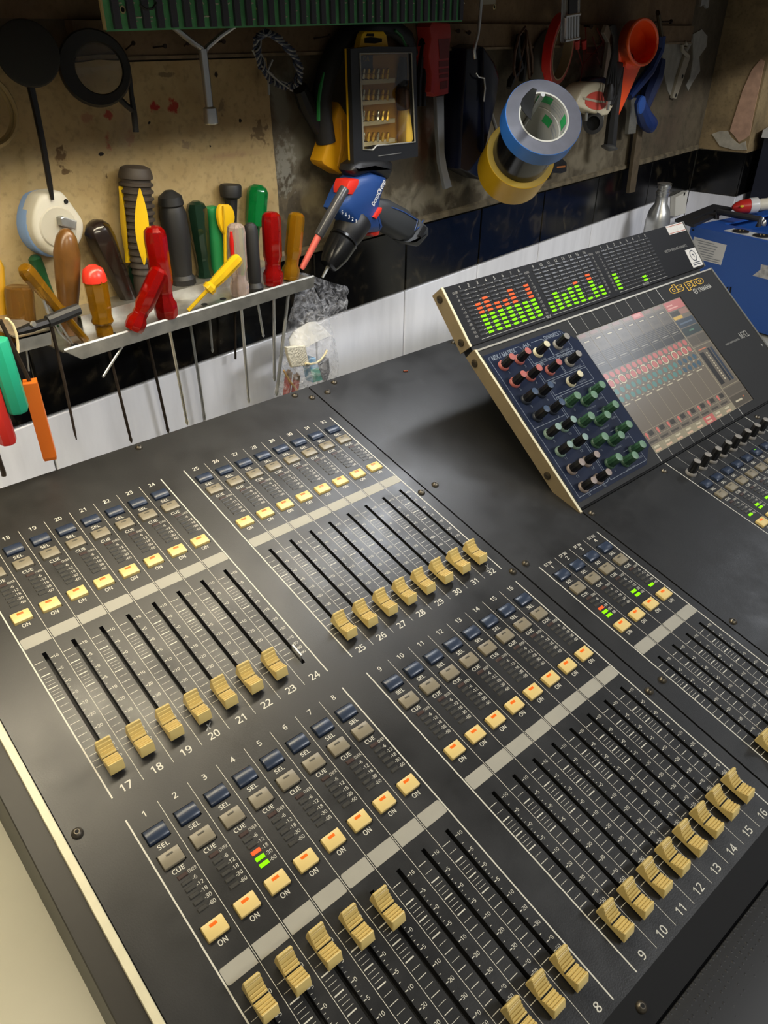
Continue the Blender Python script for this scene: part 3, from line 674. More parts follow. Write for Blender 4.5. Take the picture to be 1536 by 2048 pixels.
# lcd picture
lc = {}
def lcol(c, g=.78):
    k = tuple(c)
    if k not in lc: lc[k] = mat('lcd_%d_%d_%d' % k, (10, 10, 10), .25, emit=g, ec=c, spec=.75)
    return lc[k]
LM = []; lcd = MB()
def li(c):
    m = lcol(c)
    if m not in LM: LM.append(m)
    return LM.index(m)
def lq(u0, u1, v0, v1, c, lay=1): 
    h = -.055 + lay * .003; lcd.add([scr(u0, v0, h), scr(u1, v0, h), scr(u1, v1, h), scr(u0, v1, h)], [(0, 1, 2, 3)], li(c))
def ld(u, v, r, c, lay=2, n=14, r0=0.0):
    h = -.055 + lay * .003
    if r0 == 0: lcd.add([scr(u + math.cos(2 * math.pi * j / n) * r, v + math.sin(2 * math.pi * j / n) * r, h) for j in range(n)], [tuple(range(n))], li(c))
    else:
        vs = [];
        for j in range(n): a = 2 * math.pi * j / n; vs += [scr(u + math.cos(a) * r, v + math.sin(a) * r, h), scr(u + math.cos(a) * r0, v + math.sin(a) * r0, h)]
        lcd.add(vs, [(2 * j, 2 * ((j + 1) % n), 2 * ((j + 1) % n) + 1, 2 * j + 1) for j in range(n)], li(c))
BG = (120, 110, 96); LN = (172, 160, 134); DK = (62, 60, 56); RD = (198, 112, 104); TL = (92, 138, 130); CR = (206, 194, 164)
lq(6.93, 17.05, .68, 8.15, BG, 0)
lq(6.93, 15.05, 7.82, 8.15, (128, 118, 102)); lq(6.93, 15.05, 6.9, 7.8, (104, 97, 86)); lq(6.93, 15.05, 5.68, 6.88, DK)
lq(11.98, 12.95, 7.80, 8.15, RD, 2)
for i in range(8):
    u = 6.95 + i * 1.01
    lq(u, u + .02, .68, 8.1, LN, 4)
    lq(u + .12, u + .75, 7.9, 8.08, (150, 120, 108) if i != 5 else (226, 150, 140), 3); lq(u + .25, u + .8, 7.55, 7.68, (70, 66, 60), 2); lq(u + .3, u + .7, 7.57, 7.64, CR, 3); lq(u + .3, u + .8, 7.1, 7.35, (96, 90, 80), 2)
    for k in range(6): lq(u + .05, u + .98, 6.82 - .1 * k, 6.85 - .1 * k, (116, 110, 98), 2)
    lq(u + .05, u + .98, 6.08, 6.11, (116, 110, 98), 2); lq(u + .15, u + .8, 6.18, 6.24, (150, 144, 130), 3)
    for k in range(2):
        ld(u + .22 + .5 * k, 5.45, .18, RD); ld(u + .22 + .5 * k, 5.0, .17 if k else .2, RD, 3); lq(u + .3 + .5 * k, u + .44 + .5 * k, 5.2, 5.25, CR, 3); lq(u + .3 + .5 * k, u + .44 + .5 * k, 4.76, 4.81, CR, 3)
        for v in (4.48, 4.0): ld(u + .22 + .5 * k, v, .17, TL if i < 6 else (72, 98, 112)); lq(u + .3 + .5 * k, u + .46 + .5 * k, v - .26, v - .21, CR, 3)
    ld(u + .22, 5.0, .27, (228, 214, 178), 3, 18, .22)
    lq(u + .05, u + .6, 3.60, 3.66, CR, 3)
    lq(u + .02, u + .98, 1.94, 1.96, LN, 2); lq(u + .45, u + .85, 1.62, 1.88, (70, 66, 60), 2); lq(u + .02, u + .98, 1.5, 1.52, LN, 2); lq(u + .1, u + .8, 1.25, 1.36, (84, 78, 70), 2)
    lcd.add([scr(u + .25 + a, 1.72 + b_, -.045) for a, b_ in ((-.10, .02), (0, -.25), (.10, .02), (.07, .16), (-.07, .16))], [(0, 1, 2, 3, 4)], li((216, 120, 108)))
lq(6.93, 15.05, .68, 1.15, (158, 148, 122), 2); lq(11.98, 12.97, .68, 1.15, RD, 5)
for i in range(8):
    u = 6.98 + i * 1.01
    lq(u + .15, u + .6, .95, 1.05, CR, 6); lq(u + .1, u + .6, .75, .86, (216, 180, 150), 6)
lq(15.05, 15.10, .68, 8.1, LN, 5)
lq(15.16, 16.98, 7.5, 8.1, RD, 2); lq(15.3, 15.9, 7.8, 7.88, (232, 170, 156), 3); lq(15.3, 16.3, 7.62, 7.70, (232, 170, 156), 3)
lq(15.2, 16.05, 7.12, 7.42, (70, 64, 54), 2); lq(16.1, 16.95, 7.1, 7.45, (160, 120, 104), 2); lq(15.2, 16.1, 6.88, 7.08, (216, 176, 84), 2)
lq(15.18, 16.98, 6.3, 6.82, (62, 72, 82), 2); lq(15.4, 16.7, 6.5, 6.6, (96, 110, 124), 3); lq(15.18, 16.98, 5.72, 6.24, (58, 68, 66), 2); lq(15.8, 16.3, 5.95, 6.05, (96, 130, 110), 3)
lq(15.18, 16.05, 5.05, 5.6, (100, 92, 80), 2); lq(16.1, 16.98, 5.05, 5.6, (96, 89, 78), 2)
lq(15.16, 16.98, 2.05, 4.95, (150, 140, 116), 2); lq(15.2, 16.94, 2.1, 4.9, (112, 103, 90), 3); lq(15.28, 15.7, 2.3, 4.5, (52, 50, 48), 4); lq(16.2, 16.42, 2.3, 4.6, (46, 50, 56), 4); lq(16.5, 16.72, 2.3, 4.6, (56, 66, 80), 4)
for k in range(11): lq(15.9, 16.02, 2.5 + k * .18, 2.6 + k * .18, CR, 4)
lq(15.4, 16.2, 4.65, 4.72, (206, 130, 100), 5); lq(15.18, 16.98, 1.5, 1.98, (104, 96, 84), 2); lq(15.18, 16.98, .74, 1.42, (92, 85, 74), 2); lq(15.5, 16.2, 1.0, 1.1, CR, 3); lq(16.4, 16.5, 1.1, 1.2, (206, 120, 80), 3)
lcd_o = cobj(lcd, 'touch_screen', LM or [black_pl], smooth=0)
gl = MB(); gl.add([scr(LU[0], LU[2], -.022), scr(LU[1], LU[2], -.022), scr(LU[1], LU[3], -.022), scr(LU[0], LU[3], -.022)], [(0, 1, 2, 3)])

# ================================================================ knobs
def knob_mesh(body_m, ring_m, top_m, L_=.80, r0=.235, r1=.205):
    me = []
    b = MB(); b.lathe((0, 0, .10), (0, 0, L_), [(0, r0), (.05, r0), (.55, r0 * .96), (.93, r1), (1.0, r1 * .93)], 20, 0, .10); o = cobj(b, 'x', body_m, smooth=50); me.append(o.data); bpy.data.objects.remove(o)
    b = MB(); b.lathe((0, 0, 0), (0, 0, .14), [(0, .29), (.6, .29), (1, .245)], 20); o = cobj(b, 'x', ring_m, smooth=40); me.append(o.data); bpy.data.objects.remove(o)
    b = MB(); b.lathe((0, 0, L_), (0, 0, L_ + .025), [(0, r1 * .9), (.6, r1 * .88), (1, r1 * .75)], 16); o = cobj(b, 'x', top_m, smooth=30); me.append(o.data); bpy.data.objects.remove(o)
    return me
kb = mat('black_knob', (17, 17, 18), .35)
def kset(nm, top, ring=None, body=None, **k): return knob_mesh(body or kb, mat(nm + '_ring', ring or top, .45), mat(nm + '_top', top, .45), **k)
KN = {'red': kset('salmon', (158, 88, 82)), 'blue': kset('slate', (50, 66, 88), (26, 32, 44)), 'mint': kset('mint', (118, 140, 134), (104, 126, 116)), 'dust': kset('dust', (130, 118, 112)), 'cream': kset('ivory', (194, 186, 156)), 'grey': kset('stone', (128, 124, 118)),
      'green': kset('moss', (92, 122, 100), (64, 92, 72), mat('green_knob', (44, 76, 54), .4), L_=.74, r0=.26, r1=.235)}
def place_knob(kind, loc, rotx):
    ms = KN[kind]; o = bpy.data.objects.new('rotary_knob', ms[0]); COL.objects.link(o); o.parent = con; o.location = Vector(loc) * U; o.rotation_euler = (rotx, 0, random.uniform(0, 6) if rotx == 0 else 0)
    for n_, me in (('knob_collar', ms[1]), ('knob_cap', ms[2])):
        c = bpy.data.objects.new(n_, me); COL.objects.link(c); c.parent = o
cols = ['red', 'red', 'blue', 'blue', 'mint', 'mint', 'dust', 'dust']
for i in range(8):
    for j in range(2): place_knob(cols[i], scr(1.10 + 1.15 * j, 7.97 - 1.0 * i, .012), AS)
for u, v, k in ((3.68, 7.97, 'cream'), (5.27, 7.99, 'grey'), (5.28, 6.91, 'grey'), (3.68, 6.88, 'red'), (4.50, 5.91, 'cream')): place_knob(k, scr(u, v, .012), AS)
for i in range(4):
    for u, dv in ((3.52, 0), (4.57, -.3), (5.52, 0)): place_knob('green', scr(u, 4.97 - 1.2 * i + dv, .012), AS)
for k in range(8): place_knob('grey', (30.5 + 1.02 * k + .05, -12.6, .02), 0)

# ================================================================ meter bridge
AB = math.atan2(1.78, 2.56); CB, SB = math.cos(AB), math.sin(AB)
def brg(u, v, h=0.0): return Vector((22.9 + u, -2.78 + v * CB - h * SB, 3.99 + v * SB + h * CB))
BWD = 21.45
def bbox(mb, u0, u1, v0, v1, h0, h1, m=0):
    mb.hexa([brg(u0, v0, h1), brg(u1, v0, h1), brg(u1, v1, h1), brg(u0, v1, h1)], [brg(u0, v0, h0), brg(u1, v0, h0), brg(u1, v1, h0), brg(u0, v1, h0)], m)
b = MB(); bbox(b, 0, .13, -.03, 3.14, -.78, -.01); cobj(b, 'bridge_side_plate', beige, smooth=0)
b = MB(); bbox(b, 0, .13, -.03, 3.14, -.01, .03); cobj(b, 'bridge_edge_trim', cream, smooth=0)
b = MB(); bbox(b, BWD - .1, BWD, -.03, 3.14, -.75, .03); cobj(b, 'bridge_side_plate', MATS['grey_metal_side'], smooth=0)
b = MB(); bbox(b, .13, BWD - .1, 0, 3.12, -.72, 0); cobj(b, 'meter_bridge_panel', mat('gloss_black_panel', (24, 24, 26), .45, spec=.2), smooth=0)
b = MB(); bbox(b, .3, BWD - .3, -.4, .02, -.85, -.25); cobj(b, 'bridge_support', bodym, smooth=0)
b = MB(); b.loft([[Vector((x, y, z)) for y, z in ((-1.9, .0), (-1.9, 4.2), (-.9, 4.2), (-.9, .0))] for x in (27.5, 42)]); cobj(b, 'bridge_foot', bodym, smooth=0)
me_md, me_mg, me_mo = (ledmesh(m, .36, .115, .03) for m in (mat('unlit_meter_segment', (50, 50, 52), .25), greenl, orangel))
HT = [0, 8, 9, 7, 7, 9, 5, 9, 3, 5, 4, 5, 6, 1, 7, 3, 5, 0, 0, 0, 2, 0, 0, 0]
MX = [1.14 + .625 * i for i in range(8)] + [6.67 + .628 * i for i in range(8)] + [12.63 + .63 * i for i in range(8)]
tick = MB()
for c, u in enumerate(MX):
    for r_ in range(12):
        v = .355 + .2145 * r_; me = me_md
        if r_ < HT[c]: me = me_mg if r_ < 5 else me_mo
        o = meshobj(me, 'meter_led', con, brg(u, v, .005)); o.rotation_euler = (AB, 0, 0)
        if c % 8 < 7: tick.add([brg(u + .22, v - .012, .006), brg(u + .40, v - .012, .006), brg(u + .40, v + .012, .006), brg(u + .22, v + .012, .006)], [(0, 1, 2, 3)])
    put_text(tick, str(c + 1 if c < 16 else c - 15), lambda x, y, u=u: brg(u + x, 2.92 + y, .007), .17)
for u in (.70, 6.02, 11.55, 12.16):
    for r_, s in enumerate(['-60', '-50', '-40', '-30', '-24', '-18', '-15', '-12', '-9', '-6', '-3', 'OVER']):
        put_text(tick, s, lambda x, y, r_=r_: brg(u + x, .355 + .2145 * r_ + y, .007), .12, wfit=.36 if s == 'OVER' else None, bold=.0)
for u0, u1 in ((.95, 5.75), (6.35, 11.4), (12.4, 14.6), (15.4, 17.3)): tick.add([brg(u0, .13, .006), brg(u1, .13, .006), brg(u1, .155, .006), brg(u0, .155, .006)], [(0, 1, 2, 3)])
put_text(tick, 'MIX', lambda x, y: brg(6.05 + x, .14 + y, .007), .16); put_text(tick, 'MATRIX', lambda x, y: brg(15.0 + x, .14 + y, .007), .15, wfit=.65)
put_text(tick, 'METER BRIDGE MBM7CL', lambda x, y: brg(19.4 + x, 1.6 + y, .007), .16, wfit=2.5, bold=0)
cobj(tick, 'meter_lettering', mat('grey_meter_print', (150, 148, 142), .5), smooth=0)['kind'] = 'stuff'
st = MB(); bbox(st, 19.42, 21.3, 2.52, 3.12, .001, .012); cobj(st, 'white_sticker', mat('sticker_paper', (212, 208, 200), .6, var=.08, vs=300), smooth=0)
st = MB(); bbox(st, 19.46, 21.28, 3.02, 3.06, .012, .014); bbox(st, 19.46, 21.28, 2.57, 2.61, .012, .014); cobj(st, 'sticker_border', mat('rust_print', (170, 92, 70), .6), smooth=0)
st = MB(); bbox(st, 20.17, 21.32, .10, 1.32, .001, .012); cobj(st, 'white_sticker', MATS['sticker_paper'], smooth=0)
st = MB(); c0 = (20.75, .85)
for k in range(24):
    a0 = 2 * math.pi * k / 24; a1 = 2 * math.pi * (k + 1) / 24
    st.add([brg(c0[0] + math.cos(a) * r_ * .85, c0[1] + math.sin(a) * r_, .014) for a in (a0, a1) for r_ in (.31, .38)], [(0, 1, 3, 2)])
st.add([brg(c0[0] + x, c0[1] + y, .014) for x, y in ((-.1, .1), (.06, .12), (.1, -.16), (0, 0))], [(0, 1, 2, 3)])
for v in (.38, .25): st.add([brg(20.35, v - .03, .014), brg(21.15, v - .03, .014), brg(21.15, v + .03, .014), brg(20.35, v + .03, .014)], [(0, 1, 2, 3)])
cobj(st, 'sticker_print', mat('sticker_ink', (60, 64, 76), .6), smooth=0)
sk = MB(); sk.lathe((0, 0, 0), (-.07, 0, 0), [(0, .19), (.6, .19), (1, .14)], 14, 0); sk.box(-.075, -.06, -.1, .1, -.02, .02, 1)
o0 = cobj(sk, 'x', [mat('dark_bronze_screw', (74, 66, 52), .35, .7), MATS['deep_black']]); me_ss = o0.data; bpy.data.objects.remove(o0)
for p in (scr(0, 8.75, -.40), scr(0, 2.3, -.42), brg(0, 2.75, -.40), brg(0, .4, -.40)): meshobj(me_ss, 'side_screw', con, p)

# ================================================================ tool rack on the wall
ZR = 0.112
rk = thing('tool_rack', 'shiny metal tool rack with a folded front lip holding the screwdrivers', 'tool rack', (0.31, YW, ZR))
alu = mat('scratched_aluminium', (188, 186, 178), .36, .85, var=.18, vs=70)
b = MB(); b.box(.152, .474, .0605, YW - .004, ZR - .0015, ZR); b.obj('rack_plate', alu, rk, smooth=0)
b = MB(); b.loft([[Vector((.152 if z > .11 else .168, y, z)) for y, z in ((.0605, ZR), (.0585, ZR + .0025), (.0575, ZR + .001), (.0590, ZR - .012), (.0605, ZR - .012))], [Vector((.476, y, z)) for y, z in ((.0605, ZR), (.0585, ZR + .0025), (.0575, ZR + .001), (.0590, ZR - .012), (.0605, ZR - .012))]])
b.obj('front_lip', alu, rk)
b = MB(); b.box(.20, .46, .104, YW - .004, ZR + .009, ZR + .011); b.box(.20, .46, .104, .1055, ZR, ZR + .009); b.obj('rear_step', alu, rk, smooth=0)
for px in ((409, 609), (446, 598), (225, 668), (150, 690)):
    p = atz(px[0], px[1], ZR); b = MB(); b.lathe(p, p + Vector((0, 0, .0006)), [(0, .0035), (1, .0033)], 14); b.obj('rack_hole', MATS['deep_black'], rk)
p0 = at(36, 700, .085); rk2 = thing('rack_bracket', 'short bent piece of metal rack at the left end of the wall', 'tool rack', (p0[0], YW, p0[2]))
a0, a1 = at(37, 676, .085), at(101, 661, .085); c0_, c1_ = at(36, 706, .085), at(103, 689, .085)
b = MB(); b.hexa([a0, a1, c1_, c0_], [p + Vector((0, .0015, 0)) for p in (a0, a1, c1_, c0_)]); b.obj('front_lip', alu, rk2, smooth=0)
b = MB(); b.hexa([a0, a1, a1 + Vector((0, .079, 0)), a0 + Vector((0, .079, 0))], [p + Vector((0, 0, -.0015)) for p in (a0, a1, a1 + Vector((0, .079, 0)), a0 + Vector((0, .079, 0)))]); b.obj('rack_plate', alu, rk2, smooth=0)

# ---- handles and blades
def clear(name, c, tr=.55): return mat(name, c, .08, trans=tr, spec=.6)
red_c = clear('clear_red_acetate', (150, 10, 6), .5); amber_c = clear('clear_amber_acetate', (146, 102, 14), .55); yel_c = clear('clear_yellow_acetate', (236, 200, 40), .5)
green_c = clear('clear_green_acetate', (16, 130, 62), .45); clear_c = clear('clear_acetate', (226, 206, 196), .75); dkgreen_c = clear('clear_dark_green_acetate', (28, 52, 38), .35)
green_pl = mat('green_plastic', (34, 124, 70), .35); brown_w = mat('brown_lacquered_wood', (96, 64, 28), .28, var=.3, vs=60); dark_w = mat('dark_lacquered_wood', (34, 25, 20), .22, var=.4, vs=60, coat=.4)
yellow_pl = mat('yellow_plastic', (222, 178, 18), .4); orange_pl = mat('orange_plastic', (214, 106, 26), .4); rubber = mat('black_rubber', (24, 24, 25), .55); ribm = mat('dark_brown_rubber', (58, 50, 42), .6)
GRP = 'hand tools standing in the wall rack'
def driver(name, label, base, top, prof, hm, tip=None, rs=2.6, sm=chrome, n=12, flute=.0, lean=0.0, z=ZR + .001, cap=None, extra=None, grp=GRP, cat='screwdriver'):
    B = atz(base[0], base[1], z); lim = YW - .006 - max(r for _, r in prof) * .00056
    if B[1] > lim:                               # rear row: stand on the rack, close to the wall
        V0 = aty(base[0], base[1], lim); T = aty(top[0], top[1], lim - lean); e = (V0[2] - z) / max(T[2] - V0[2], 1e-4); B = V0 - (T - V0) * e
        prof = [(0, prof[0][1])] + [((a + e) / (1 + e), r) for a, r in prof]
        if cap: cap = ((cap[0] + e) / (1 + e), cap[1], cap[2])
    T = aty(top[0], top[1], B[1] - lean); k = mpp(B)
    t = thing(name, label, cat, tuple(B), grp)
    ac = hm.name.startswith('clear_'); b = MB(); b.lathe(B, T, [(a, r * k) for a, r in prof], 16 if ac else n, 0, .07 if ac else flute); h = b.obj('handle', hm, t, smooth=30)
    if cap:
        b = MB(); b.lathe(B + (T - B) * cap[0], T + (T - B) * .004, [(a, r * k) for a, r in cap[2]], n, 0, flute); b.obj('handle_cap', cap[1], t, smooth=40)
    if tip:
        Q = aty(tip[0], tip[1], B[1] + .002); kq = mpp(Q); d = (Q - B).normalized(); S0 = B
        b = MB(); b.lathe(S0, Q, [(0, rs * k), (.9, rs * kq), (.93, rs * kq * .8), (.97, rs * 1.2 * kq), (1, rs * .5 * kq)], 8); b.obj('blade', sm, t)
    return t, B, T, k
std = lambda r: [(0, r * .95), (.05, r * 1.05), (.16, r * 1.05), (.22, r * .80), (.32, r * .80), (.40, r * .98), (.88, r * .98), (.95, r * .9), (.99, r * .6), (1, r * .3)]
driver('screwdriver', 'large clear red screwdriver standing upright behind the tilted red one', (334, 634), (307, 452), std(22), red_c, (375, 850), 3.0, mat('pale_steel', (214, 210, 196), .25, .9))
driver('screwdriver', 'clear red screwdriver leaning to the right across the front of the rack', (266, 659), (322, 536), std(19), red_c, (205, 755), 2.6, chrome, lean=.012)
driver('screwdriver', 'clear red screwdriver beside the amber one at the right end of the rack', (547, 569), (542, 423), std(19), red_c, (549, 762), 3.2)
driver('screwdriver', 'clear amber screwdriver, rightmost in the rack', (580, 559), (594, 424), std(17), amber_c, (553, 792), 3.4, steel)
t, B, T, k = driver('screwdriver', 'clear colourless screwdriver with a red stripe in its handle', (480, 590), (471, 446), std(18), clear_c, (498, 806), 3.2, chrome)
sd = (CAM - B).normalized() * 13.5 * k - cx * 9 * k
b = MB(); b.tube([B + (T - B) * f + sd for f in (.42, .6, .75, .88)], [4.5 * k, 6 * k, 6 * k, 4 * k], 8, flat=.8); b.obj('stripe', mat('bright_red_stripe', (176, 18, 12), .35), t)
t, B, T, k = driver('screwdriver', 'thin black rubber-handled screwdriver between the clear and red ones', (511, 580), (500, 446), [(0, 16), (.05, 17), (.12, 12), (.2, 13), (.9, 14), (.97, 11), (1, 6)], rubber, (527, 674), 2.6)
driver('screwdriver', 'clear bottle-green screwdriver standing tall at the back of the rack', (505, 545), (516, 369), [(0, 8), (.52, 9), (.55, 19), (.6, 20), (.92, 20), (.97, 16), (1, 8)], green_c)
t, B, T, k = driver('screwdriver', 'wooden screwdriver with a worn light brown handle', (139, 668), (132, 457), [(0, 13), (.2, 17), (.5, 23), (.78, 25), (.92, 19), (.98, 11), (1, 4)], brown_w, lean=.012)
driver('screwdriver', 'wooden screwdriver with a thick dark lacquered handle leaning left', (257, 596), (186, 442), [(0, 16), (.15, 18), (.5, 22), (.75, 27), (.9, 25), (.97, 17), (1, 8)], dark_w, flute=.05)
driver('screwdriver', 'stubby amber screwdriver with a red end cap', (210, 669), (184, 531), [(0, 17), (.1, 17), (.14, 15), (.2, 22), (.3, 20), (.4, 22), (.78, 23), (.8, 23)], amber_c, (263, 885), 3.0, rusty, cap=(.78, mat('red_end_cap', (200, 48, 34), .3), [(0, 23.5), (.3, 23), (.75, 19), (1, 8)]))
t, B, T, k = driver('screwdriver', 'fat black rubber-handled screwdriver with a domed head', (368, 566), (338, 381), [(0, 24), (.06, 24), (.10, 19), (.2, 21), (.5, 26), (.78, 25), (.84, 21), (.86, 24), (.94, 22), (1, 8)], rubber, (410, 840), 2.8, steel)
driver('screwdriver', 'clear dark green screwdriver next to the fat black one', (412, 559), (391, 402), [(0, 17), (.1, 17), (.15, 14), (.3, 15), (.6, 18), (.9, 20), (.97, 15), (1, 7)], dkgreen_c, (425, 705), 2.4, steel)
driver('screwdriver', 'plain solid green screwdriver leaning slightly left', (440, 562), (422, 412), [(0, 17), (.5, 16), (.85, 12), (.93, 14), (.98, 12), (1, 7)], green_pl)
driver('screwdriver', 'small dark green screwdriver low at the back of the rack', (277, 583), (270, 524), [(0, 15), (.5, 17), (.85, 16), (1, 6)], dkgreen_c, (337, 866), 3.0, rusty)
driver('screwdriver', 'small green-capped screwdriver at the left behind the amber one', (88, 566), (67, 511), [(0, 11), (.6, 13), (.9, 12), (1, 6)], mat('bottle_green_plastic', (28, 74, 42), .3))
t, B, T, k = driver('screwdriver', 'small clear yellow screwdriver lying tilted over the front lip', (376, 621), (479, 514), [(0, 4), (.36, 4), (.38, 13), (.44, 14), (.48, 10), (.6, 12), (.93, 13), (.98, 11), (1, 8)], yel_c, lean=.018)
t, B, T, k = driver('screwdriver', 'long clear amber screwdriver leaning far left at the rack end', (171, 680), (46, 534), [(0, 8), (.3, 8), (.33, 13), (.42, 13), (.46, 10), (.9, 15), (.97, 14), (1, 10)], amber_c, lean=.01)
# ribbed black and yellow handle
B = atz(287, 590, ZR + .001); B[1] = .117; B = aty(284, 585, .117); B[2] = ZR; T = aty(270, 331, B[1]); k = mpp(B)
t = thing('ribbed_handle_tool', 'tall ribbed dark rubber handle with yellow oval inserts', 'hand tool', tuple(B), GRP)
b = MB(); pr = [(0, 15), (.2, 18)]
for i in range(15):
    a = .22 + .72 * i / 15; r = 24 + 8 * math.sin(math.pi * min(1, (i + 3) / 17)) * (1 if i < 14 else .9); r = 20 + 11 * min(1, i / 6); pr += [(a, r * .86), (a + .018, r * .86), (a + .024, r), (a + .040, r)]
pr += [(.95, 30), (.985, 27), (1, 18)]
b.lathe(B, T, [(a, r * k) for a, r in pr], 14); b.obj('handle', ribm, t, smooth=40)
yl = mat('yellow_rubber_insert', (216, 178, 20), .4)
ax = (T - B); vd = (CAM - B).normalized(); side = ax.cross(vd).normalized(); frt = side.cross(ax).normalized() * -1
if frt.dot(vd) < 0: frt = -frt
for ang, nm in ((.18, 'insert'), (-1.15, 'insert')):
    d = (frt * math.cos(ang) + side * math.sin(ang) * (1 if side.dot(cx) > 0 else -1)); b = MB(); rings = []
    w_ = ax.cross(d).normalized()
    for i in range(13):
        u = i / 12; c = B + ax * (.33 + .53 * u) + d * ((30.5 + 3 * u) * k); hw = 13 * k * math.sin(math.pi * min(.98, max(.02, u))) ** .8
        rings.append([c - w_ * hw - d * 1.2 * k, c + d * 1.2 * k, c + w_ * hw - d * 1.2 * k, c - d * 9 * k])
    b.loft(rings); b.obj(nm, yl, t, smooth=40)
# black knob-headed tool
B = aty(470, 566, .124); B[2] = ZR; T = aty(461, 369, B[1]); k = mpp(B)
t = thing('black_headed_tool', 'black tool with a wide flat head behind the yellow spatula', 'hand tool', tuple(B), GRP)
b = MB(); b.lathe(B, T, [(0, 8), (.6, 9), (.82, 12), (.86, 12)][:3] and [(a, r * k) for a, r in [(0, 8), (.6, 9), (.82, 12), (.87, 13)]], 10); b.obj('shaft', rubber, t)
b = MB(); b.lathe(B + (T - B) * .86, T, [(a, r * k) for a, r in [(0, 15), (.15, 20), (.85, 21), (1, 19)]], 18); b.obj('head', rubber, t)
b = MB(); Q = aty(471, 718, B[1]); b.lathe(B, Q, [(0, 3 * k), (1, 2.5 * k)], 6); b.obj('blade', rusty, t)
# yellow plastic leaf
B = aty(452, 575, .112); B[2] = ZR
t = thing('plastic_spatula', 'bright yellow plastic leaf-shaped spatula', 'spatula', tuple(B), GRP); o_ = YW - B[1]
b = MB(); slab(b, [(436, 430), (438, 415), (444, 408), (450, 410), (460, 409), (468, 420), (471, 438), (466, 452), (455, 470), (448, 468), (440, 452)], o_ + .002, o_ - .002, .001, smoothpts=1); b.obj('paddle', yellow_pl, t)
b = MB(); b.tube([aty(450, 465, B[1]), B], .004, 8, flat=.5); b.obj('stem', yellow_pl, t)
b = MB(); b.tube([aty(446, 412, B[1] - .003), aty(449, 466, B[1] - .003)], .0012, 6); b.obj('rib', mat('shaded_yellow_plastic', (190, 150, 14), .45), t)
# brown clear cup with a marker
B = aty(41, 655, .112); B[2] = ZR; T = aty(37, 572, B[1]); k = mpp(B)
t = thing('plastic_cup', 'brown clear plastic cup standing behind the yellow marker', 'cup', tuple(B))
b = MB(); b.lathe(B, T, [(a, r * k) for a, r in [(0, 24), (.02, 26), (.9, 27), (.97, 25), (1, 20), (.99, 17)]], 20); b.obj('cup_wall', clear('clear_brown_plastic', (120, 84, 34), .5), t)
B2 = atz(47, 662, ZR); k2 = mpp(B2); T2 = aty(51, 595, B2[1])
t = thing('marker_pen', 'short yellow marker pen at the left end of the rack', 'marker', tuple(B2))
b = MB(); b.lathe(B2, T2, [(0, 11 * k2), (.9, 11 * k2), (1, 10 * k2)], 12); b.obj('barrel', yellow_pl, t)
b = MB(); b.lathe(T2, T2 + Vector((0, 0, .0008)), [(0, 9.5 * k2), (1, 9 * k2)], 12); b.obj('cap', mat('pale_yellow_plastic', (232, 206, 90), .4), t)
B2 = atz(3, 650, ZR); k2 = mpp(B2)
driver('screwdriver', 'yellow handle cut by the left edge of the picture', (6, 645), (-4, 520), [(0, 9), (.9, 10), (1, 5)], mat('ochre_plastic', (178, 132, 16), .4))
# tweezers
t = thing('tweezers', 'thin metal tweezers leaning in front of the amber screwdriver', 'tweezers', tuple(atz(146, 689, ZR)))
P = [at(77, 569, .074), at(102, 622, .077), at(132, 668, .078), at(146, 688, .079)]; Q = [at(77, 569, .074), at(95, 622, .080), at(116, 662, .081), at(141, 688, .081)]
for pth in (P, Q):
    b = MB(); b.tube(pth, [.0016, .0014, .0011, .0007], 6); b.obj('prong', chrome, t)
# black-handled tool lying over the bracket
t = thing('pliers', 'black-handled pliers lying across the short left bracket', 'pliers', tuple(at(100, 640, .085)))
b = MB(); b.tube([at(95, 643, .088), at(125, 631, .088), at(157, 618, .088)], [.0052, .0056, .0052], 10); b.obj('handle', rubber, t)
b = MB(); b.tube([at(34, 664, .088), at(62, 655, .088), at(96, 644, .088)], [.003, .0045, .004], 8); b.obj('jaw', mat('blackened_steel', (34, 32, 30), .4, .6), t)
b = MB(); p = at(66, 648, .092); b.lathe(p, p + Vector((0, -.002, 0)), [(0, .0028), (1, .002)], 10); b.obj('rivet', chrome, t)
t = thing('bent_wire', 'pale cream bent wire hooked over the left bracket', 'wire', tuple(at(36, 700, .087)))
b = MB(); b.tube([at(9, 637, .087), at(16, 638, .088), at(26, 650, .089), at(33, 668, .089), at(36, 690, .089), at(36, 706, .089)], .0012, 7); b.obj('strand', mat('cream_insulation', (214, 200, 156), .5), t)
t = thing('thin_rod', 'thin dark rod hanging between the bracket and the rack', 'rod', tuple(at(105, 655, .08)))
b = MB(); b.tube([at(98, 640, .08), at(105, 662, .08), at(128, 760, .08), at(149, 862, .08), at(153, 879, .08)], [.0016, .0016, .0015, .0012, .0006], 6); b.obj('shaft', rusty, t)
t = thing('thin_rod', 'short thin steel rod below the left bracket', 'rod', tuple(at(54, 700, .07)))
b = MB(); b.tube([at(53, 700, .07), at(58, 742, .07)], .0008, 6); b.obj('shaft', steel, t)
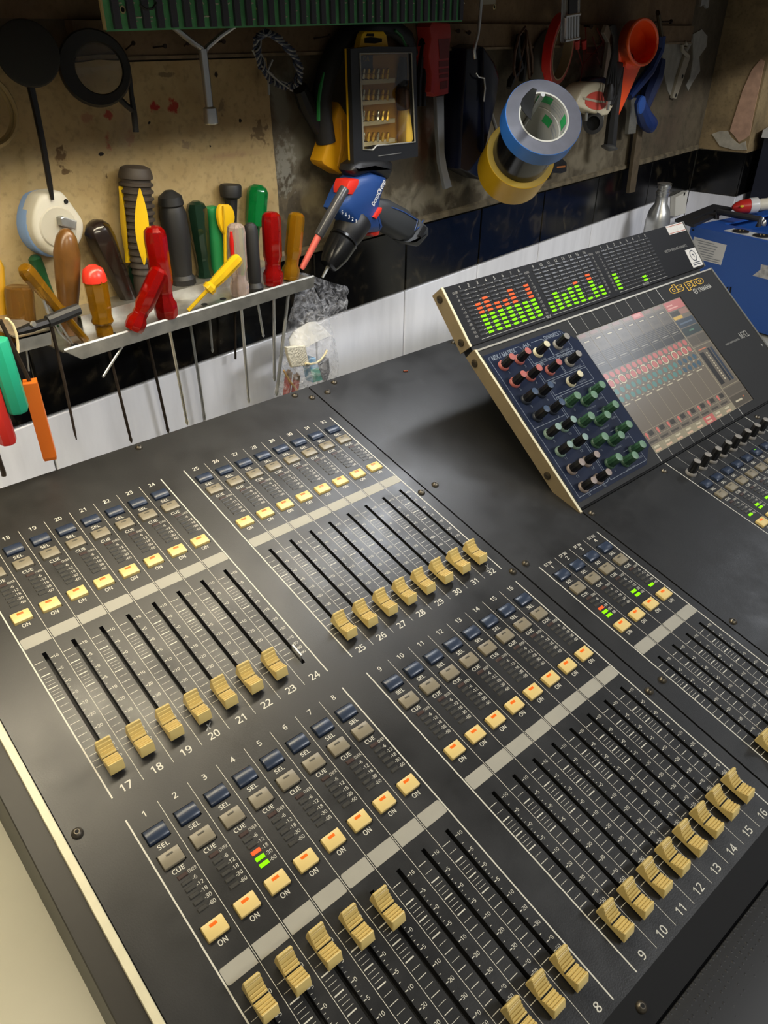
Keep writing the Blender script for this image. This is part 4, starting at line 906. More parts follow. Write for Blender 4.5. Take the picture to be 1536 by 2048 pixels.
# handles hanging upside down at the left edge
def hung(label, a, c, hw, mm, sq, shaft, off):
    A = at(a[0], a[1], off); Cc = at(c[0], c[1], off); k = mpp(A); t = thing('hanging_driver', label, 'screwdriver', tuple(Cc), 'tools hanging handle down at the left')
    b = MB(); b.lathe(A, Cc, [(0, hw * k * .96), (.01, hw * k), (.96, hw * k), (1, hw * k * .86)], 4 if sq else 8, 0, roll=.5 if sq else .2); b.obj('handle', mm, t, smooth=30 if not sq else 0)
    b = MB(); b.tube([at(shaft[0], shaft[1], off), A], .0017, 6); b.obj('blade', rusty, t)
hung('square orange handle hanging low in front of the white tiles', (59, 762), (101, 916), 19, orange_pl, True, (0, 640), .10)
hung('green plastic handle hanging at the left edge above the red one', (-8, 680), (37, 822), 23, mat('teal_green_plastic', (28, 152, 118), .4), False, (-30, 610), .115)
hung('red plastic handle hanging lowest at the left edge', (-22, 760), (17, 886), 18, mat('red_plastic', (190, 38, 30), .4), False, (-50, 650), .11)
t = thing('hex_key', 'dark bent hex key end at the left edge', 'hex key', tuple(at(8, 950, .10)))
b = MB(); b.tube([at(-14, 880, .1), at(0, 925, .1), at(7, 945, .1), at(8, 952, .1)], .0021, 6); b.obj('shaft', rusty, t)

# ================================================================ things hanging on the wall
# pale cable ring, left edge
t = thing('cable_coil', 'coil of cream cable hanging at the left edge', 'cable', tuple(at(-40, 160, .02)))
b = MB(); cc = at(-38, 222, .02); 
for i in range(2):
    b.tube([cc + Vector((math.cos(a) * (.0255 + .002 * i), -.004 * i + .001 * math.sin(3 * a), math.sin(a) * (.026 + .0015 * i))) for a in [2 * math.pi * j / 36 for j in range(36)]], .0019, 6, closed=True)
b.obj('loop', mat('tan_insulation', (150, 130, 88), .5), t)
# black disc on a rod
t = thing('inspection_disc', 'black round disc head on a long thin black rod', 'hand tool', tuple(at(105, 390, .03)))
c = at(56, 106, .04); n0 = ((CAM - c).normalized() + Vector((-.1, -.25, .12))).normalized(); r = 60 * mpp(c)
b = MB(); b.lathe(c - n0 * .014, c, [(0, r * .93), (.1, r), (.8, r), (.95, r * .97), (1, r * .9)], 36); b.obj('disc', mat('matt_black_coating', (24, 25, 24), .7), t)
b = MB(); b.tube([at(61, 172, .03), at(73, 225, .03), at(88, 300, .03), at(100, 372, .032), at(105, 400, .034)], [.0034, .0031, .0028, .0026, .0015], 9); b.obj('rod', mat('gloss_black_rod', (26, 24, 22), .22), t)
# ring magnifier
t = thing('magnifier', 'black ring magnifying glass hanging beside the black disc', 'magnifying glass', tuple(at(262, 215, .03)))
c = at(190, 137, .034); k = mpp(c); n0 = ((CAM - c).normalized() + Vector((.0, -.2, .1))).normalized(); u0 = n0.orthogonal().normalized(); w0 = n0.cross(u0); R_ = 69 * k; ri = 45 * k
b = MB(); rings = []; co = cx * 8 * k - n0 * .002
for j in range(44):
    a = 2 * math.pi * j / 44; d = u0 * math.cos(a) + w0 * math.sin(a)
    rings.append([c + d * R_ - n0 * .006, c + d * R_ + n0 * .002, c + d * R_ * .95 + n0 * .005, c + co + d * ri * 1.05 + n0 * .005, c + co + d * ri + n0 * .002, c + co + d * ri - n0 * .006])
rings.append(rings[0]); b.loft(rings, cap=False); b.obj('ring', mat('satin_black_plastic', (20, 22, 23), .5), t, smooth=35)
b = MB(); b.lathe(c + co - n0 * .003, c + co + n0 * .002, [(0, ri * .2), (.25, ri), (.5, ri), (1, ri * .2)], 32); b.obj('lens', mat('lens_glass', (235, 238, 235), .02, trans=1.0), t)
b = MB(); b.tube([at(250, 116, .04), at(258, 150, .04), at(263, 190, .04), at(268, 225, .04), at(272, 264, .04)], [.0022, .0025, .0022, .0028, .0028], 8); b.tube([at(238, 196, .036), at(252, 210, .038), at(266, 221, .04)], .0028, 8); b.obj('handle', rubber, t)
# blue and white reel-shaped tape measure under the rod
t = thing('tape_measure', 'white and pale blue round measuring tape with a steel clip above the rack', 'tape measure', tuple(at(108, 500, .02)))
b = MB(); out = zp(0, 320, .2474, [(330, 290), (400, 262), (490, 250), (530, 275), (600, 370), (660, 450), (690, 520), (680, 620), (640, 700), (560, 770), (460, 790), (370, 745), (300, 660), (268, 560), (272, 440), (300, 350)])
slab(b, out, .032, .012, .004, smoothpts=1); b.obj('case', mat('aged_white_plastic', (196, 192, 178), .45), t, smooth=50)
b = MB(); out2 = [(x - 13, y + 1) for x, y in out]; slab(b, out2, .022, .004, .003, smoothpts=1); b.obj('back_case', mat('pale_blue_plastic', (128, 162, 214), .4), t, smooth=50)
b = MB(); c = at(118, 455, .033); b.lathe(c + Vector((0, .003, 0)), c, [(0, .019), (.5, .019), (1, .017)], 28); b.obj('hub', mat('warm_white_plastic', (180, 175, 160), .5), t)
b = MB(); slab(b, [(121, 436), (128, 433), (155, 442), (152, 460), (124, 452)], .040, .033, .001); b.obj('clip', steel, t, smooth=0)
b = MB(); p = at(132, 403, .0325); b.lathe(p, p + Vector((0, -.0006, 0)), [(0, .0022), (1, .002)], 12); b.obj('hole', MATS['deep_black'], t)

# green circuit board across the top
PO = .055
pcb = thing('circuit_board', 'long green circuit board with black chips across the top', 'circuit board', tuple(at(560, 50, PO)))
bl, br, tl, tr_ = at(214, 63, PO), at(924, 43, PO), at(208, 0, PO), at(905, -30, PO)
X0p, X1p, Zb = bl[0], br[0], (bl[2] + br[2]) / 2
Yp = YW - PO
pcb.location = Vector(((bl[0] + br[0]) / 2, Yp, Zb)); ROOTLOC[pcb.name] = pcb.location.copy(); pcb.rotation_euler = (0, -math.atan2(br[2] - bl[2], br[0] - bl[0]), 0)
b = MB(); b.box(X0p, X1p, Yp, Yp + .0016, Zb, Zb + .055); b.obj('board', mat('green_solder_mask', (92, 170, 112), .4, var=.25, vs=60), pcb, smooth=0)
b = MB(); b.box(X0p - .002, X0p, Yp - .0004, Yp + .002, Zb + .001, Zb + .055); b.obj('board_edge', mat('fibreglass_edge', (190, 170, 116), .6), pcb, smooth=0)
chipm = mat('grey_black_chip', (66, 66, 76), .45); pinm = mat('solder_tin', (225, 220, 206), .35, .6); NC = 35
ck = MB(); ck.box(0, .0068, -.003, 0, 0, .0235); o0 = ck.obj('chip', chipm, pcb, smooth=0, local=True); pitch = (X1p - X0p - .016) / (NC - 1)
for i in range(NC):
    o = o0 if i == 0 else inst(o0, pcb, (0, 0, 0)); o.location = Vector((X0p + .007 + i * pitch, Yp, Zb + .0015)) - ROOTLOC[pcb.name]
rnd = random.Random(5); pn = MB()
def blob(mb, x, z, r): mb.lathe((x, Yp, z), (x, Yp - r * .9, z), [(0, r), (.6, r * .8), (1, r * .3)], 6)
for i in range(NC):
    x = X0p + .0105 + i * pitch
    blob(pn, x, Zb + .0275, .0013)
    for k_ in range(rnd.randint(2, 5)): blob(pn, x + .0045 + k_ * .0011, Zb + .0195 + .001 * rnd.random(), .0008)
    if rnd.random() < .7:
        z_ = Zb + rnd.choice((.007, .0085, .0135))
        for k_ in range(rnd.randint(2, 5)): blob(pn, x + .0042 + k_ * .0012, z_, .0007)
for x0_, n_ in ((X0p + .030, 14), (X0p + .107, 8)):
    for k_ in range(n_): blob(pn, x0_ + k_ * .0014, Zb + .0098, .0009)
o = pn.obj('solder_joints', pinm, pcb); o['kind'] = 'stuff'
for x_ in (X0p + .0185, X0p + .175, X0p + .36, X0p + .60):
    b = MB(); rg = []
    for j in range(14):
        a = 2 * math.pi * j / 14; d = Vector((math.cos(a), 0, math.sin(a))); c = Vector((x_, Yp, Zb + .0155)); rg.append([c + d * .0032, c + d * .003 + Vector((0, -.0008, 0)), c + d * .002 + Vector((0, -.0008, 0)), c + d * .0018])
    rg.append(rg[0]); b.loft(rg, cap=False); b.obj('mounting_ring', mat('gold_pad', (206, 190, 140), .35, .8), pcb)
    b = MB(); b.lathe((x_, Yp - .0001, Zb + .0155), (x_, Yp - .0003, Zb + .0155), [(0, .0019), (1, .0019)], 12); b.obj('hole', MATS['deep_black'], pcb)
b = MB(); b.tube([at(278, -4, PO + .008), at(290, 6, PO + .01), at(304, 5, PO + .01), at(312, -6, PO + .008)], .0011, 6); b.obj('jumper_wire', rubber, pcb)
b = MB(); b.tube([Vector((X0p - .004 + (X1p - X0p + .008) * i / 5, Yp + .02, Zb + .06)) for i in range(6)], .003, 6); b.obj('hanger_bar', steel, pcb)
b = MB(); b.box(X0p + .05, X0p + .06, Yp + .0016, YW - .0145, Zb + .057, Zb + .063); b.box(X1p - .06, X1p - .05, Yp + .0016, YW - .0145, Zb + .057, Zb + .063); b.obj('hanger_arm', steel, pcb, smooth=0)

# chrome three-way wrench
t = thing('socket_wrench', 'chrome Y-shaped socket wrench hanging from a nail', 'wrench', tuple(at(424, 246, .03)))
k = mpp(at(410, 150, .03))
b = MB(); b.tube([at(340, 48, .034), at(357, 62, .034), at(384, 84, .032), at(402, 96, .03), at(407, 108, .03)], [5.5 * k] * 4 + [6 * k], 10); b.obj('arm', chrome, t)
b = MB(); b.tube([at(478, 45, .034), at(440, 72, .032), at(414, 95, .03), at(408, 108, .03)], [5 * k] * 3 + [5 * k], 10); b.obj('arm', chrome, t)
b = MB(); b.tube([at(405, 98, .03), at(412, 155, .03), at(419, 218, .03)], [9 * k, 8.5 * k, 8 * k], 12); b.obj('stem', chrome, t)
b = MB(); b.lathe(at(419, 212, .03), at(423, 248, .03), [(0, 7 * k), (.1, 12 * k), (.12, 13.5 * k), (.95, 14.5 * k), (1, 13 * k)], 16); b.obj('socket', chrome, t)
# twisted wire coil
wa, wb = mat('blue_grey_wire', (54, 62, 84), .5), mat('pale_grey_wire', (150, 150, 148), .5)
t = thing('wire_coil', 'coil of twisted blue-grey and white wire hanging on a nail', 'wire', tuple(at(548, 68, .03)))
base = [(513, 78), (516, 110), (528, 142), (548, 165), (575, 174), (594, 168), (601, 145), (592, 115), (572, 90), (548, 70), (530, 64)]
for q, mm in enumerate((wa, wb, wa, wb, wa, wa, wb)):
    b = MB(); pts = []
    for i in range(66):
        u = i / 66 * len(base); i0 = int(u) % len(base); f = u - int(u); p, p2 = base[i0], base[(i0 + 1) % len(base)]
        x = p[0] + (p2[0] - p[0]) * f; y = p[1] + (p2[1] - p[1]) * f; ph = i / 66 * 2 * math.pi * 9 + q * math.pi * 2 / 7
        pts.append(at(x + 6 * math.cos(ph) + (q - 3) * .8, y + 6 * math.sin(ph), .03 + .003 * math.sin(ph)))
    b.tube(pts, .0011, 5, closed=True); b.obj('strand', mm, t)
b = MB(); b.tube([at(505, 100, .03), at(520, 130, .031), at(560, 165, .033), at(585, 182, .03)], .001, 5); b.tube([at(545, 120, .03), at(536, 140, .03), at(538, 190, .028)], .0013, 5); b.obj('loose_end', wb, t)
# black hose loop with a green stripe
t = thing('hose_loop', 'thick black hose loop with a green stripe behind the bit case', 'hose', tuple(at(720, 60, .02)))
pth = [(822, 110), (812, 75), (785, 54), (745, 50), (705, 62), (674, 95), (655, 140), (643, 190), (644, 235), (652, 285)]
b = MB(); b.tube([at(x, y, .026) for x, y in pth], [.012] * 10, 12, flat=.8); b.obj('hose', rubber, t)
b = MB(); b.tube([at(x, y, .0395) for x, y in [(648, 145), (641, 175), (637, 205), (637, 242)]], [.001, .0022, .0022, .0022], 6); b.obj('stripe', mat('green_stripe', (26, 120, 52), .4), t)
b = MB(); b.tube([at(x, y, .02) for x, y in [(600, 176), (612, 205), (628, 240), (645, 275), (652, 292)]], [.012, .015, .012, .008, .004], 10, flat=.7); b.obj('strap', rubber, t)
b = MB(); b.tube([at(x, y, .038) for x, y in [(790, 60), (803, 72), (812, 92)]], .0016, 6); b.obj('stripe', MATS['green_stripe'], t)
# yellow handle beneath the case
t = thing('putty_knife', 'yellow plastic handle poking out below the bit case', 'hand tool', tuple(at(670, 330, .03)))
b = MB(); slab(b, [(681, 205), (696, 230), (702, 305), (690, 346), (682, 350), (648, 330), (644, 322), (668, 250)], .034, .014, .004); b.obj('handle', mat('mustard_plastic', (196, 142, 12), .4), t, smooth=40)
b = MB(); slab(b, [(686, 240), (690, 300), (680, 335), (676, 332), (682, 300), (682, 240)], .0352, .03, .0005); b.obj('grip_groove', mat('dark_mustard_plastic', (150, 104, 10), .5), t)

# bit set case
t = thing('bit_set_case', 'yellow and black bit set case with a clear window hanging on the wall', 'tool case', tuple(at(770, 325, .03)))
FO = .062; BO = .044
b = MB(); slab(b, [(701, 98), (740, 94), (832, 95), (835, 313), (720, 331), (708, 330)], BO + .003, BO, .0); b.obj('back_shell', yellow_pl, t, smooth=30)
b = MB(); so = [at(x, y, FO - .006) for x, y in [(701, 98), (740, 94), (832, 95), (835, 313), (720, 331), (708, 330)]]; si = [at(x, y, FO - .006) for x, y in [(707, 103), (740, 100), (827, 101), (830, 307), (722, 324), (713, 324)]]; dS = Vector((0, FO - .006 - BO - .003, 0))
b.add(so + si + [p + dS for p in so] + [p + dS for p in si], [(i, (i + 1) % 6, 6 + (i + 1) % 6, 6 + i) for i in range(6)] + [(i, 12 + i, 12 + (i + 1) % 6, (i + 1) % 6) for i in range(6)] + [(6 + i, 6 + (i + 1) % 6, 18 + (i + 1) % 6, 18 + i) for i in range(6)]); b.obj('shell_wall', yellow_pl, t, smooth=0)
outer = [(701, 98), (740, 93), (832, 94), (836, 313), (722, 332), (708, 331)]; inner = [(720, 107), (823, 105), (830, 284), (753, 291), (745, 300), (727, 299)]
b = MB(); ro = [at(x, y, FO) for x, y in outer]; ri_ = [at(x, y, FO) for x, y in inner]; dY = Vector((0, .006, 0))
b.add(ro + ri_ + [p + dY for p in ro] + [p + dY for p in ri_], [(i, (i + 1) % 6, 6 + (i + 1) % 6, 6 + i) for i in range(6)] + [(i, 12 + i, 12 + (i + 1) % 6, (i + 1) % 6) for i in range(6)] + [(6 + i, 6 + (i + 1) % 6, 18 + (i + 1) % 6, 18 + i) for i in range(6)]); b.obj('lid_frame', mat('black_case_plastic', (28, 29, 32), .4), t, smooth=0)
b = MB(); slab(b, inset(inner, 1), FO - .001, FO - .0018, 0); b.obj('window', mat('clear_case_window', (255, 255, 252), .0, trans=1.0, spec=.5), t, smooth=0)
b = MB(); rim = [at(x, y, FO + .0006) for x, y in inner]; b.tube(rim, .0011, 6, closed=True); b.obj('window_rim', mat('clear_rim', (150, 148, 140), .2), t)
b = MB(); slab(b, [(718, 98), (724, 70), (730, 62), (768, 62), (774, 70), (778, 96)], .05, .042, .002); b.obj('hanger', yellow_pl, t, smooth=30)
b = MB(); slab(b, [(730, 86), (730, 76), (742, 74), (764, 77), (764, 84), (750, 87)], .0508, .0498, 0); slab(b, [(733, 72), (735, 67), (748, 67), (748, 73)], .0508, .0498, 0); b.obj('hanger_slot', MATS['deep_black'], t, smooth=0)
bitm = mat('gold_bit', (224, 178, 66), .3, .8); paleb = mat('pale_steel_bit', (206, 196, 160), .25, .9)
trm = mat('clear_amber_tray', (214, 196, 150), .2, spec=.6)
for r_, y in enumerate((160, 202, 244, 285)):
    b = MB(); p = at(721, y + 3, FO - .006); q = at(790, y + 2, FO - .006); b.box(p[0], q[0], YW - FO + .0062, YW - FO + .0135, p[2] - .0035, p[2] + .0012); b.obj('bit_tray', trm, t, smooth=0)
    for k_ in range(6):
        x = 724 + k_ * 9.5; p = at(x, y - 2, FO - .008); q = at(x + 4, y - 24 + 3 * (r_ == 3), FO - .008)
        b = MB(); b.lathe(p, q, [(0, .0032), (.42, .0030), (.5, .0022), (.9, .0020), (1, .0008)], 8); b.obj('bit', bitm if k_ % 3 else paleb, t)
b = MB(); b.lathe(at(802, 172, FO - .009), at(806, 114, FO - .009), [(0, .007), (.1, .008), (.3, .006), (.6, .006), (1, .004)], 10); b.obj('driver_shank', black_pl, t)
b = MB(); b.lathe(at(806, 218, FO - .009), at(803, 172, FO - .009), [(0, .0085), (.8, .009), (1, .006)], 10); b.obj('driver_grip', mat('brown_grip', (70, 44, 20), .4), t)
b = MB(); b.lathe(at(810, 284, FO - .009), at(806, 218, FO - .009), [(0, .009), (.1, .011), (.8, .009), (1, .006)], 10); b.obj('driver_end', mat('pale_yellow_grip', (226, 184, 70), .35), t)
b = MB(); b.box(at(719, 150, FO - .02)[0], at(823, 150, FO - .02)[0], YW - FO + .0138, YW - FO + .0146, at(719, 290, FO - .02)[2], at(719, 110, FO - .02)[2]); b.obj('inner_back', mat('amber_inner', (176, 124, 24), .5), t, smooth=0)
b = MB(); slab(b, [(722, 112), (745, 110), (745, 145), (722, 147)], FO - .010, FO - .013, 0); b.obj('dark_label', black_pl, t, smooth=0)
put = MB(); put_text(put, 'OA', lambda x, y: Vector((at(732, 118, FO - .0098)[0] + x, YW - FO + .0098, at(732, 118, FO)[2] + y)), .006); put.obj('label_print', mat('dim_gold_print', (150, 120, 50), .5), t, smooth=0)
b = MB(); b.tube([at(757, 312, FO + .0004), at(802, 306, FO + .0004)], .0006, 4); b.obj('embossed_line', mat('grey_emboss', (110, 110, 108), .4), t)
b = MB(); p = at(707, 318, FO - .012); q = at(720, 318, FO - .012); b.lathe(p, q, [(0, .009), (1, .009)], 14); b.obj('hinge', MATS['black_case_plastic'], t)

# cordless drill
zq = lambda pts: zp(520, 300, .28646, pts)
t = thing('cordless_drill', 'blue and black cordless drill hanging nose down', 'drill', tuple(at(700, 440, .05)))
bl_ = mat('blue_drill_plastic', (30, 62, 118), .42); DO = .070; DM = .052
b = MB(); slab(b, zq([(560, 418), (600, 325), (640, 245), (700, 190), (800, 160), (905, 190), (890, 260), (860, 345), (850, 430), (880, 540), (850, 585), (775, 588), (735, 612), (685, 560), (630, 490)]), DO, .042, .010); b.obj('motor_housing', bl_, t, smooth=50)
b = MB(); slab(b, zq([(655, 150), (665, 110), (720, 75), (850, 70), (945, 85), (940, 150), (912, 212), (800, 160), (690, 195)]), DO - .002, .044, .008); b.obj('rear_cap', black_pl, t, smooth=50)
b = MB(); slab(b, zq([(840, 340), (930, 350), (1060, 420), (1140, 490), (1100, 600), (1040, 650), (950, 600), (870, 555), (800, 490)]), DO - .006, .040, .009); b.obj('grip', mat('charcoal_rubber', (44, 46, 48), .6), t, smooth=50)
b = MB(); slab(b, zq([(1130, 480), (1190, 540), (1190, 600), (1120, 680), (1060, 668), (1030, 645), (1085, 610)]), DO - .004, .040, .007); b.obj('battery', MATS['charcoal_rubber'], t, smooth=50)
b = MB(); b.tube([at(x, y, DO - .0062) for x, y in zq([(920, 400), (1000, 430), (1100, 490), (1080, 560), (1110, 540), (1140, 490)])], .0009, 5); b.obj('accent_line', bl_, t)
b = MB(); slab(b, zq([(1115, 600), (1150, 530), (1165, 545), (1130, 615)]), DO - .001, DO - .006, 0); b.obj('battery_latch', black_pl, t, smooth=0)
ca, cb_ = at(*zq([(672, 470)])[0], DM), at(*zq([(590, 615)])[0], DM); k = mpp(ca) * .28646
b = MB(); b.lathe(ca, cb_, [(0, 118 * k), (.1, 125 * k), (.75, 112 * k), (.9, 104 * k), (1, 100 * k)], 24, 0, .03); b.obj('clutch_collar', black_pl, t, smooth=30)
b = MB(); cc_ = at(*zq([(475, 815)])[0], DM); b.lathe(cb_, cc_, [(0, 102 * k), (.08, 108 * k), (.1, 96 * k), (.15, 104 * k), (.55, 96 * k), (.85, 74 * k), (.97, 62 * k), (1, 40 * k)], 24, 0, .02); b.obj('chuck', mat('gloss_black_chuck', (20, 20, 20), .25), t, smooth=30)
b = MB(); b.lathe(cc_, at(*zq([(435, 892)])[0], DM), [(0, 14 * k), (1, 9 * k)], 6); b.obj('bit', steel, t)
rdm = mat('red_switch', (206, 44, 30), .4)
b = MB(); slab(b, zq([(625, 215), (695, 205), (690, 245), (650, 315), (610, 310), (608, 270)]), DO + .002, DO - .02, .002); b.obj('direction_switch', rdm, t, smooth=40)
b = MB(); slab(b, zq([(795, 470), (835, 405), (855, 403), (850, 430), (815, 484)]), DO + .003, DO - .01, .001); b.obj('lock_button', rdm, t, smooth=40)
b = MB(); slab(b, zq([(775, 590), (785, 540), (815, 522), (850, 548), (835, 600), (805, 610)]), DO - .008, .045, .004); b.obj('trigger', rdm, t, smooth=40)
pA, pB = at(*zq([(790, 388)])[0], DO + .0004), at(*zq([(872, 215)])[0], DO + .0004); du = (pB - pA).normalized(); dv = Vector((0, -1, 0)).cross(du); dv = -dv if dv[0] > 0 else dv
b = MB(); put_text(b, 'DongCheng', lambda x, y: pA + du * x + dv * y, .009, 'L', bold=.02, wfit=(pB - pA).length, res=3); b.obj('lettering', mat('white_print', (214, 214, 210), .5), t, smooth=0)
b = MB()
for i in range(5):
    f = i / 4; p = at(*zq([(575 + 95 * f, 435 + 62 * f)])[0], DM + .0265); put_text(b, '54321'[i], lambda x, y, p=p: p + Vector((x, 0, y)), .0042)
b.obj('collar_print', MATS['white_print'], t, smooth=0)
# black and red probe
t = thing('desoldering_pen', 'black tube pen with a red rubber end beside the drill chuck', 'hand tool', tuple(at(603, 540, .05)))
p, q, s_ = at(690, 376, .088), at(637, 472, .08), at(603, 538, .074); k = mpp(p)
b = MB(); b.lathe(q, p, [(0, 9 * k), (.02, 10 * k), (.97, 10.5 * k), (1, 9 * k)], 14); b.obj('barrel', mat('grey_black_tube', (54, 54, 56), .3), t)
b = MB(); b.lathe(s_, q, [(0, 5 * k), (.08, 6 * k), (1, 7 * k)], 12); b.obj('sleeve', mat('faded_red_rubber', (188, 84, 72), .5), t)

# red knife saw with a grey sleeve
z3 = lambda pts: zp(820, 0, .33854, pts)
t = thing('red_saw', 'red plastic handled saw with its blade in a grey plastic sleeve', 'saw', tuple(at(885, 190, .03)))
redh = mat('dull_red_plastic', (184, 56, 50), .45)
b = MB(); slab(b, z3([(118, 160), (135, 125), (190, 130), (240, 135), (248, 200), (240, 260), (236, 350), (232, 555), (150, 572), (124, 545), (130, 440), (112, 330), (128, 230)]), .036, .014, .003); b.obj('handle', redh, t, smooth=40)
b = MB()
for q in ([(168, 232), (236, 226), (232, 342), (176, 350)], [(172, 362), (230, 356), (228, 390), (172, 396)], [(172, 410), (228, 402), (228, 424), (172, 432)], [(174, 444), (226, 434), (226, 456), (174, 464)], [(178, 484), (222, 476), (222, 520), (178, 530)]):
    slab(b, z3(q), .0366, .0362, 0)
b.obj('grip_recess', mat('deep_red_recess', (116, 38, 34), .5), t, smooth=0)
b = MB(); slab(b, z3([(158, 570), (202, 562), (204, 760), (206, 900), (222, 1000), (250, 1104), (212, 1120), (178, 960), (166, 800)]), .03, .024, .001); b.obj('blade_sleeve', mat('translucent_grey_sleeve', (132, 134, 136), .25, trans=.3), t, smooth=0)
# black pliers between the case and the saw
t = thing('pliers', 'black-handled pliers hanging between the bit case and the red saw', 'pliers', tuple(at(846, 90, .02)))
for x0_, x1_ in ((842, 838), (850, 848)):
    b = MB(); b.tube([at(846, 85, .022), at(x0_, 120, .022), at(x1_, 165, .022), at(x1_, 212, .022)], [.004, .006, .0065, .005], 8, flat=.6); b.obj('handle', rubber, t)
b = MB(); b.tube([at(846, 76, .02), at(846, 92, .022)], [.003, .007], 8); b.obj('jaw', mat('blackened_steel', (34, 32, 30), .4, .6), t)
# wire hook
t = thing('wire_hook', 'shiny bent wire hook in front of the dark blue holder', 'hook', tuple(at(960, 0, .06)))
b = MB(); b.tube([at(x, y, .07) for x, y in z3([(424, -40), (420, 20), (412, 120), (402, 205), (386, 265), (380, 300), (384, 348)])], .0022, 8); b.obj('wire', chrome, t)
# dark blue holder
t = thing('plastic_holder', 'dark blue glossy plastic holder hanging on the wall', 'holder', tuple(at(955, 340, .02)))
navy = mat('gloss_navy_plastic', (7, 12, 30), .25)
b = MB(); slab(b, z3([(340, 285), (395, 262), (440, 272), (505, 365), (535, 460), (515, 600), (445, 900), (430, 1064), (300, 1000), (318, 620)]), .040, .008, .005); b.obj('body', navy, t, smooth=40)
b = MB(); slab(b, z3([(438, 280), (500, 370), (528, 460), (508, 600), (440, 900), (436, 460)]), .046, .038, .003); b.obj('side_panel', navy, t, smooth=40)
b = MB(); b.tube([at(x, y, .0465) for x, y in z3([(388, 430), (405, 455), (438, 462), (444, 520), (436, 600)])], .0012, 6); b.obj('wire_clip', chrome, t)
# cord loops and pliers
t = thing('cord_loops', 'brown cord loops hanging from a bent nail', 'cord', tuple(at(1040, 60, .02)))
for q, pts in enumerate(([(680, 160), (645, 210), (622, 300), (612, 400), (622, 470), (640, 440), (660, 330), (686, 220)], [(690, 185), (708, 260), (722, 340), (722, 430), (706, 460), (700, 380), (690, 280)])):
    b = MB(); b.tube([at(x, y, .026 + .004 * q) for x, y in z3(pts)], .0022, 6, closed=True); b.obj('loop', mat('brown_cord', (84, 58, 40), .6), t)
t = thing('pliers', 'black pliers hanging inside the brown cord loops', 'pliers', tuple(at(1040, 75, .02)))
for pts in ([(640, 200), (630, 300), (650, 400), (600, 470), (585, 520)], [(665, 200), (680, 300), (668, 400), (660, 480)]):
    b = MB(); b.tube([at(x, y, .02) for x, y in z3(pts)], [.006, .009, .010, .009, .006][:len(pts)], 8, flat=.6); b.obj('handle', rubber, t)
# grey hose elbow
t = thing('grey_hose', 'bent grey plastic hose piece left of the red tape ring', 'hose', tuple(at(1080, 100, .02)))
b = MB(); b.tube([at(x, y, .02) for x, y in z3([(840, 205), (800, 235), (768, 285), (752, 350), (745, 450), (748, 480)])], .012, 10, flat=.6); b.obj('tube', mat('grey_hose_plastic', (92, 88, 80), .5), t)
# tape rolls
def ring_roll(P, n, R, ri, w, mo, mf, mi_, label, cat='tape', grp=None, name='tape_roll', seg=56):
    """roll whose front face is centred on P and faces n; width w runs back along -n"""
    n = n.normalized(); u = (cx - n * cx.dot(n)).normalized(); v_ = n.cross(u)
    t = thing(name, label, cat, tuple(P - n * w / 2 - v_ * 0), grp)
    def rg(c, r): return [c + (u * math.cos(2 * math.pi * j / seg) + v_ * math.sin(2 * math.pi * j / seg)) * r for j in range(seg)]
    bv = .0006; b = MB(); b.loft([rg(P - n * w, R - bv), rg(P - n * (w - bv), R), rg(P - n * bv, R), rg(P, R - bv)], cap=False); b.obj('outer_layer', mo, t, smooth=40)
    b = MB(); b.loft([rg(P, R - bv), rg(P, ri + .0022)], cap=False); b.loft([rg(P - n * w, R - bv), rg(P - n * w, ri + .0022)], cap=False); b.obj('side_face', mf, t, smooth=40)
    b = MB(); b.loft([rg(P - n * w, ri + .0022), rg(P - n * w, ri), rg(P + n * .0004, ri), rg(P + n * .0004, ri + .0022)], cap=False); b.obj('core', mi_, t, smooth=40)
    return t, u, v_, n
P = at(1088, 234, .165); tocam = (CAM - P).normalized()
n_ = (tocam * math.cos(math.radians(38)) + (cx * .52 - cy * .85) * math.sin(math.radians(38))).normalized()
# keep the in-plane part perpendicular to the line of sight
e_ = (cx * .52 - cy * .85); e_ = (e_ - tocam * e_.dot(tocam)).normalized(); n_ = (tocam * math.cos(math.radians(38)) + e_ * math.sin(math.radians(38))).normalized()
RB = 80 * mpp(P); 
corem = mat('printed_card_core', (140, 137, 126), .55)
greyface = mat('grey_tape_side', (60, 60, 66), .6, var=.12, vs=90)
t, u, v_, n = ring_roll(P, n_, RB, RB * .62, .026, mat('blue_tape', (40, 96, 162), .4), greyface, corem, 'roll of bright blue tape, frontmost of the three stacked rolls', grp='tape rolls hanging in a stack')
# green and grey print inside the core
pg = mat('green_core_print', (30, 124, 62), .5); pk = mat('grey_core_print', (120, 120, 118), .5)
for (a0, a1, d0, d1, mm) in ((62, 100, .003, .016, pg), (-5, 18, .004, .022, pg), (-50, -25, .004, .012, pg), (20, 58, .004, .0055, pk), (20, 58, .0085, .010, pk), (20, 58, .013, .0145, pk), (20, 58, .0175, .019, pk), (-24, -8, .006, .008, pk), (-24, -8, .012, .014, pk), (104, 126, .006, .008, pk), (104, 126, .012, .014, pk), (35, 60, .034, .050, pg), (0, 30, .036, .039, pk), (0, 30, .044, .047, pk), (-40, -10, .034, .048, pg)):
    b = MB(); rr = (RB * .62 if d1 < .027 else RB * .60) - .0004; vs = []
    for j in range(7):
        a = math.radians(a0 + (a1 - a0) * j / 6); d = u * math.cos(a) + v_ * math.sin(a); vs += [P + d * rr - n * d0, P + d * rr - n * d1]
    b.add(vs, [(2 * j, 2 * j + 1, 2 * j + 3, 2 * j + 2) for j in range(6)]); b.obj('core_print', mm, t)
P2 = P - n * .0275
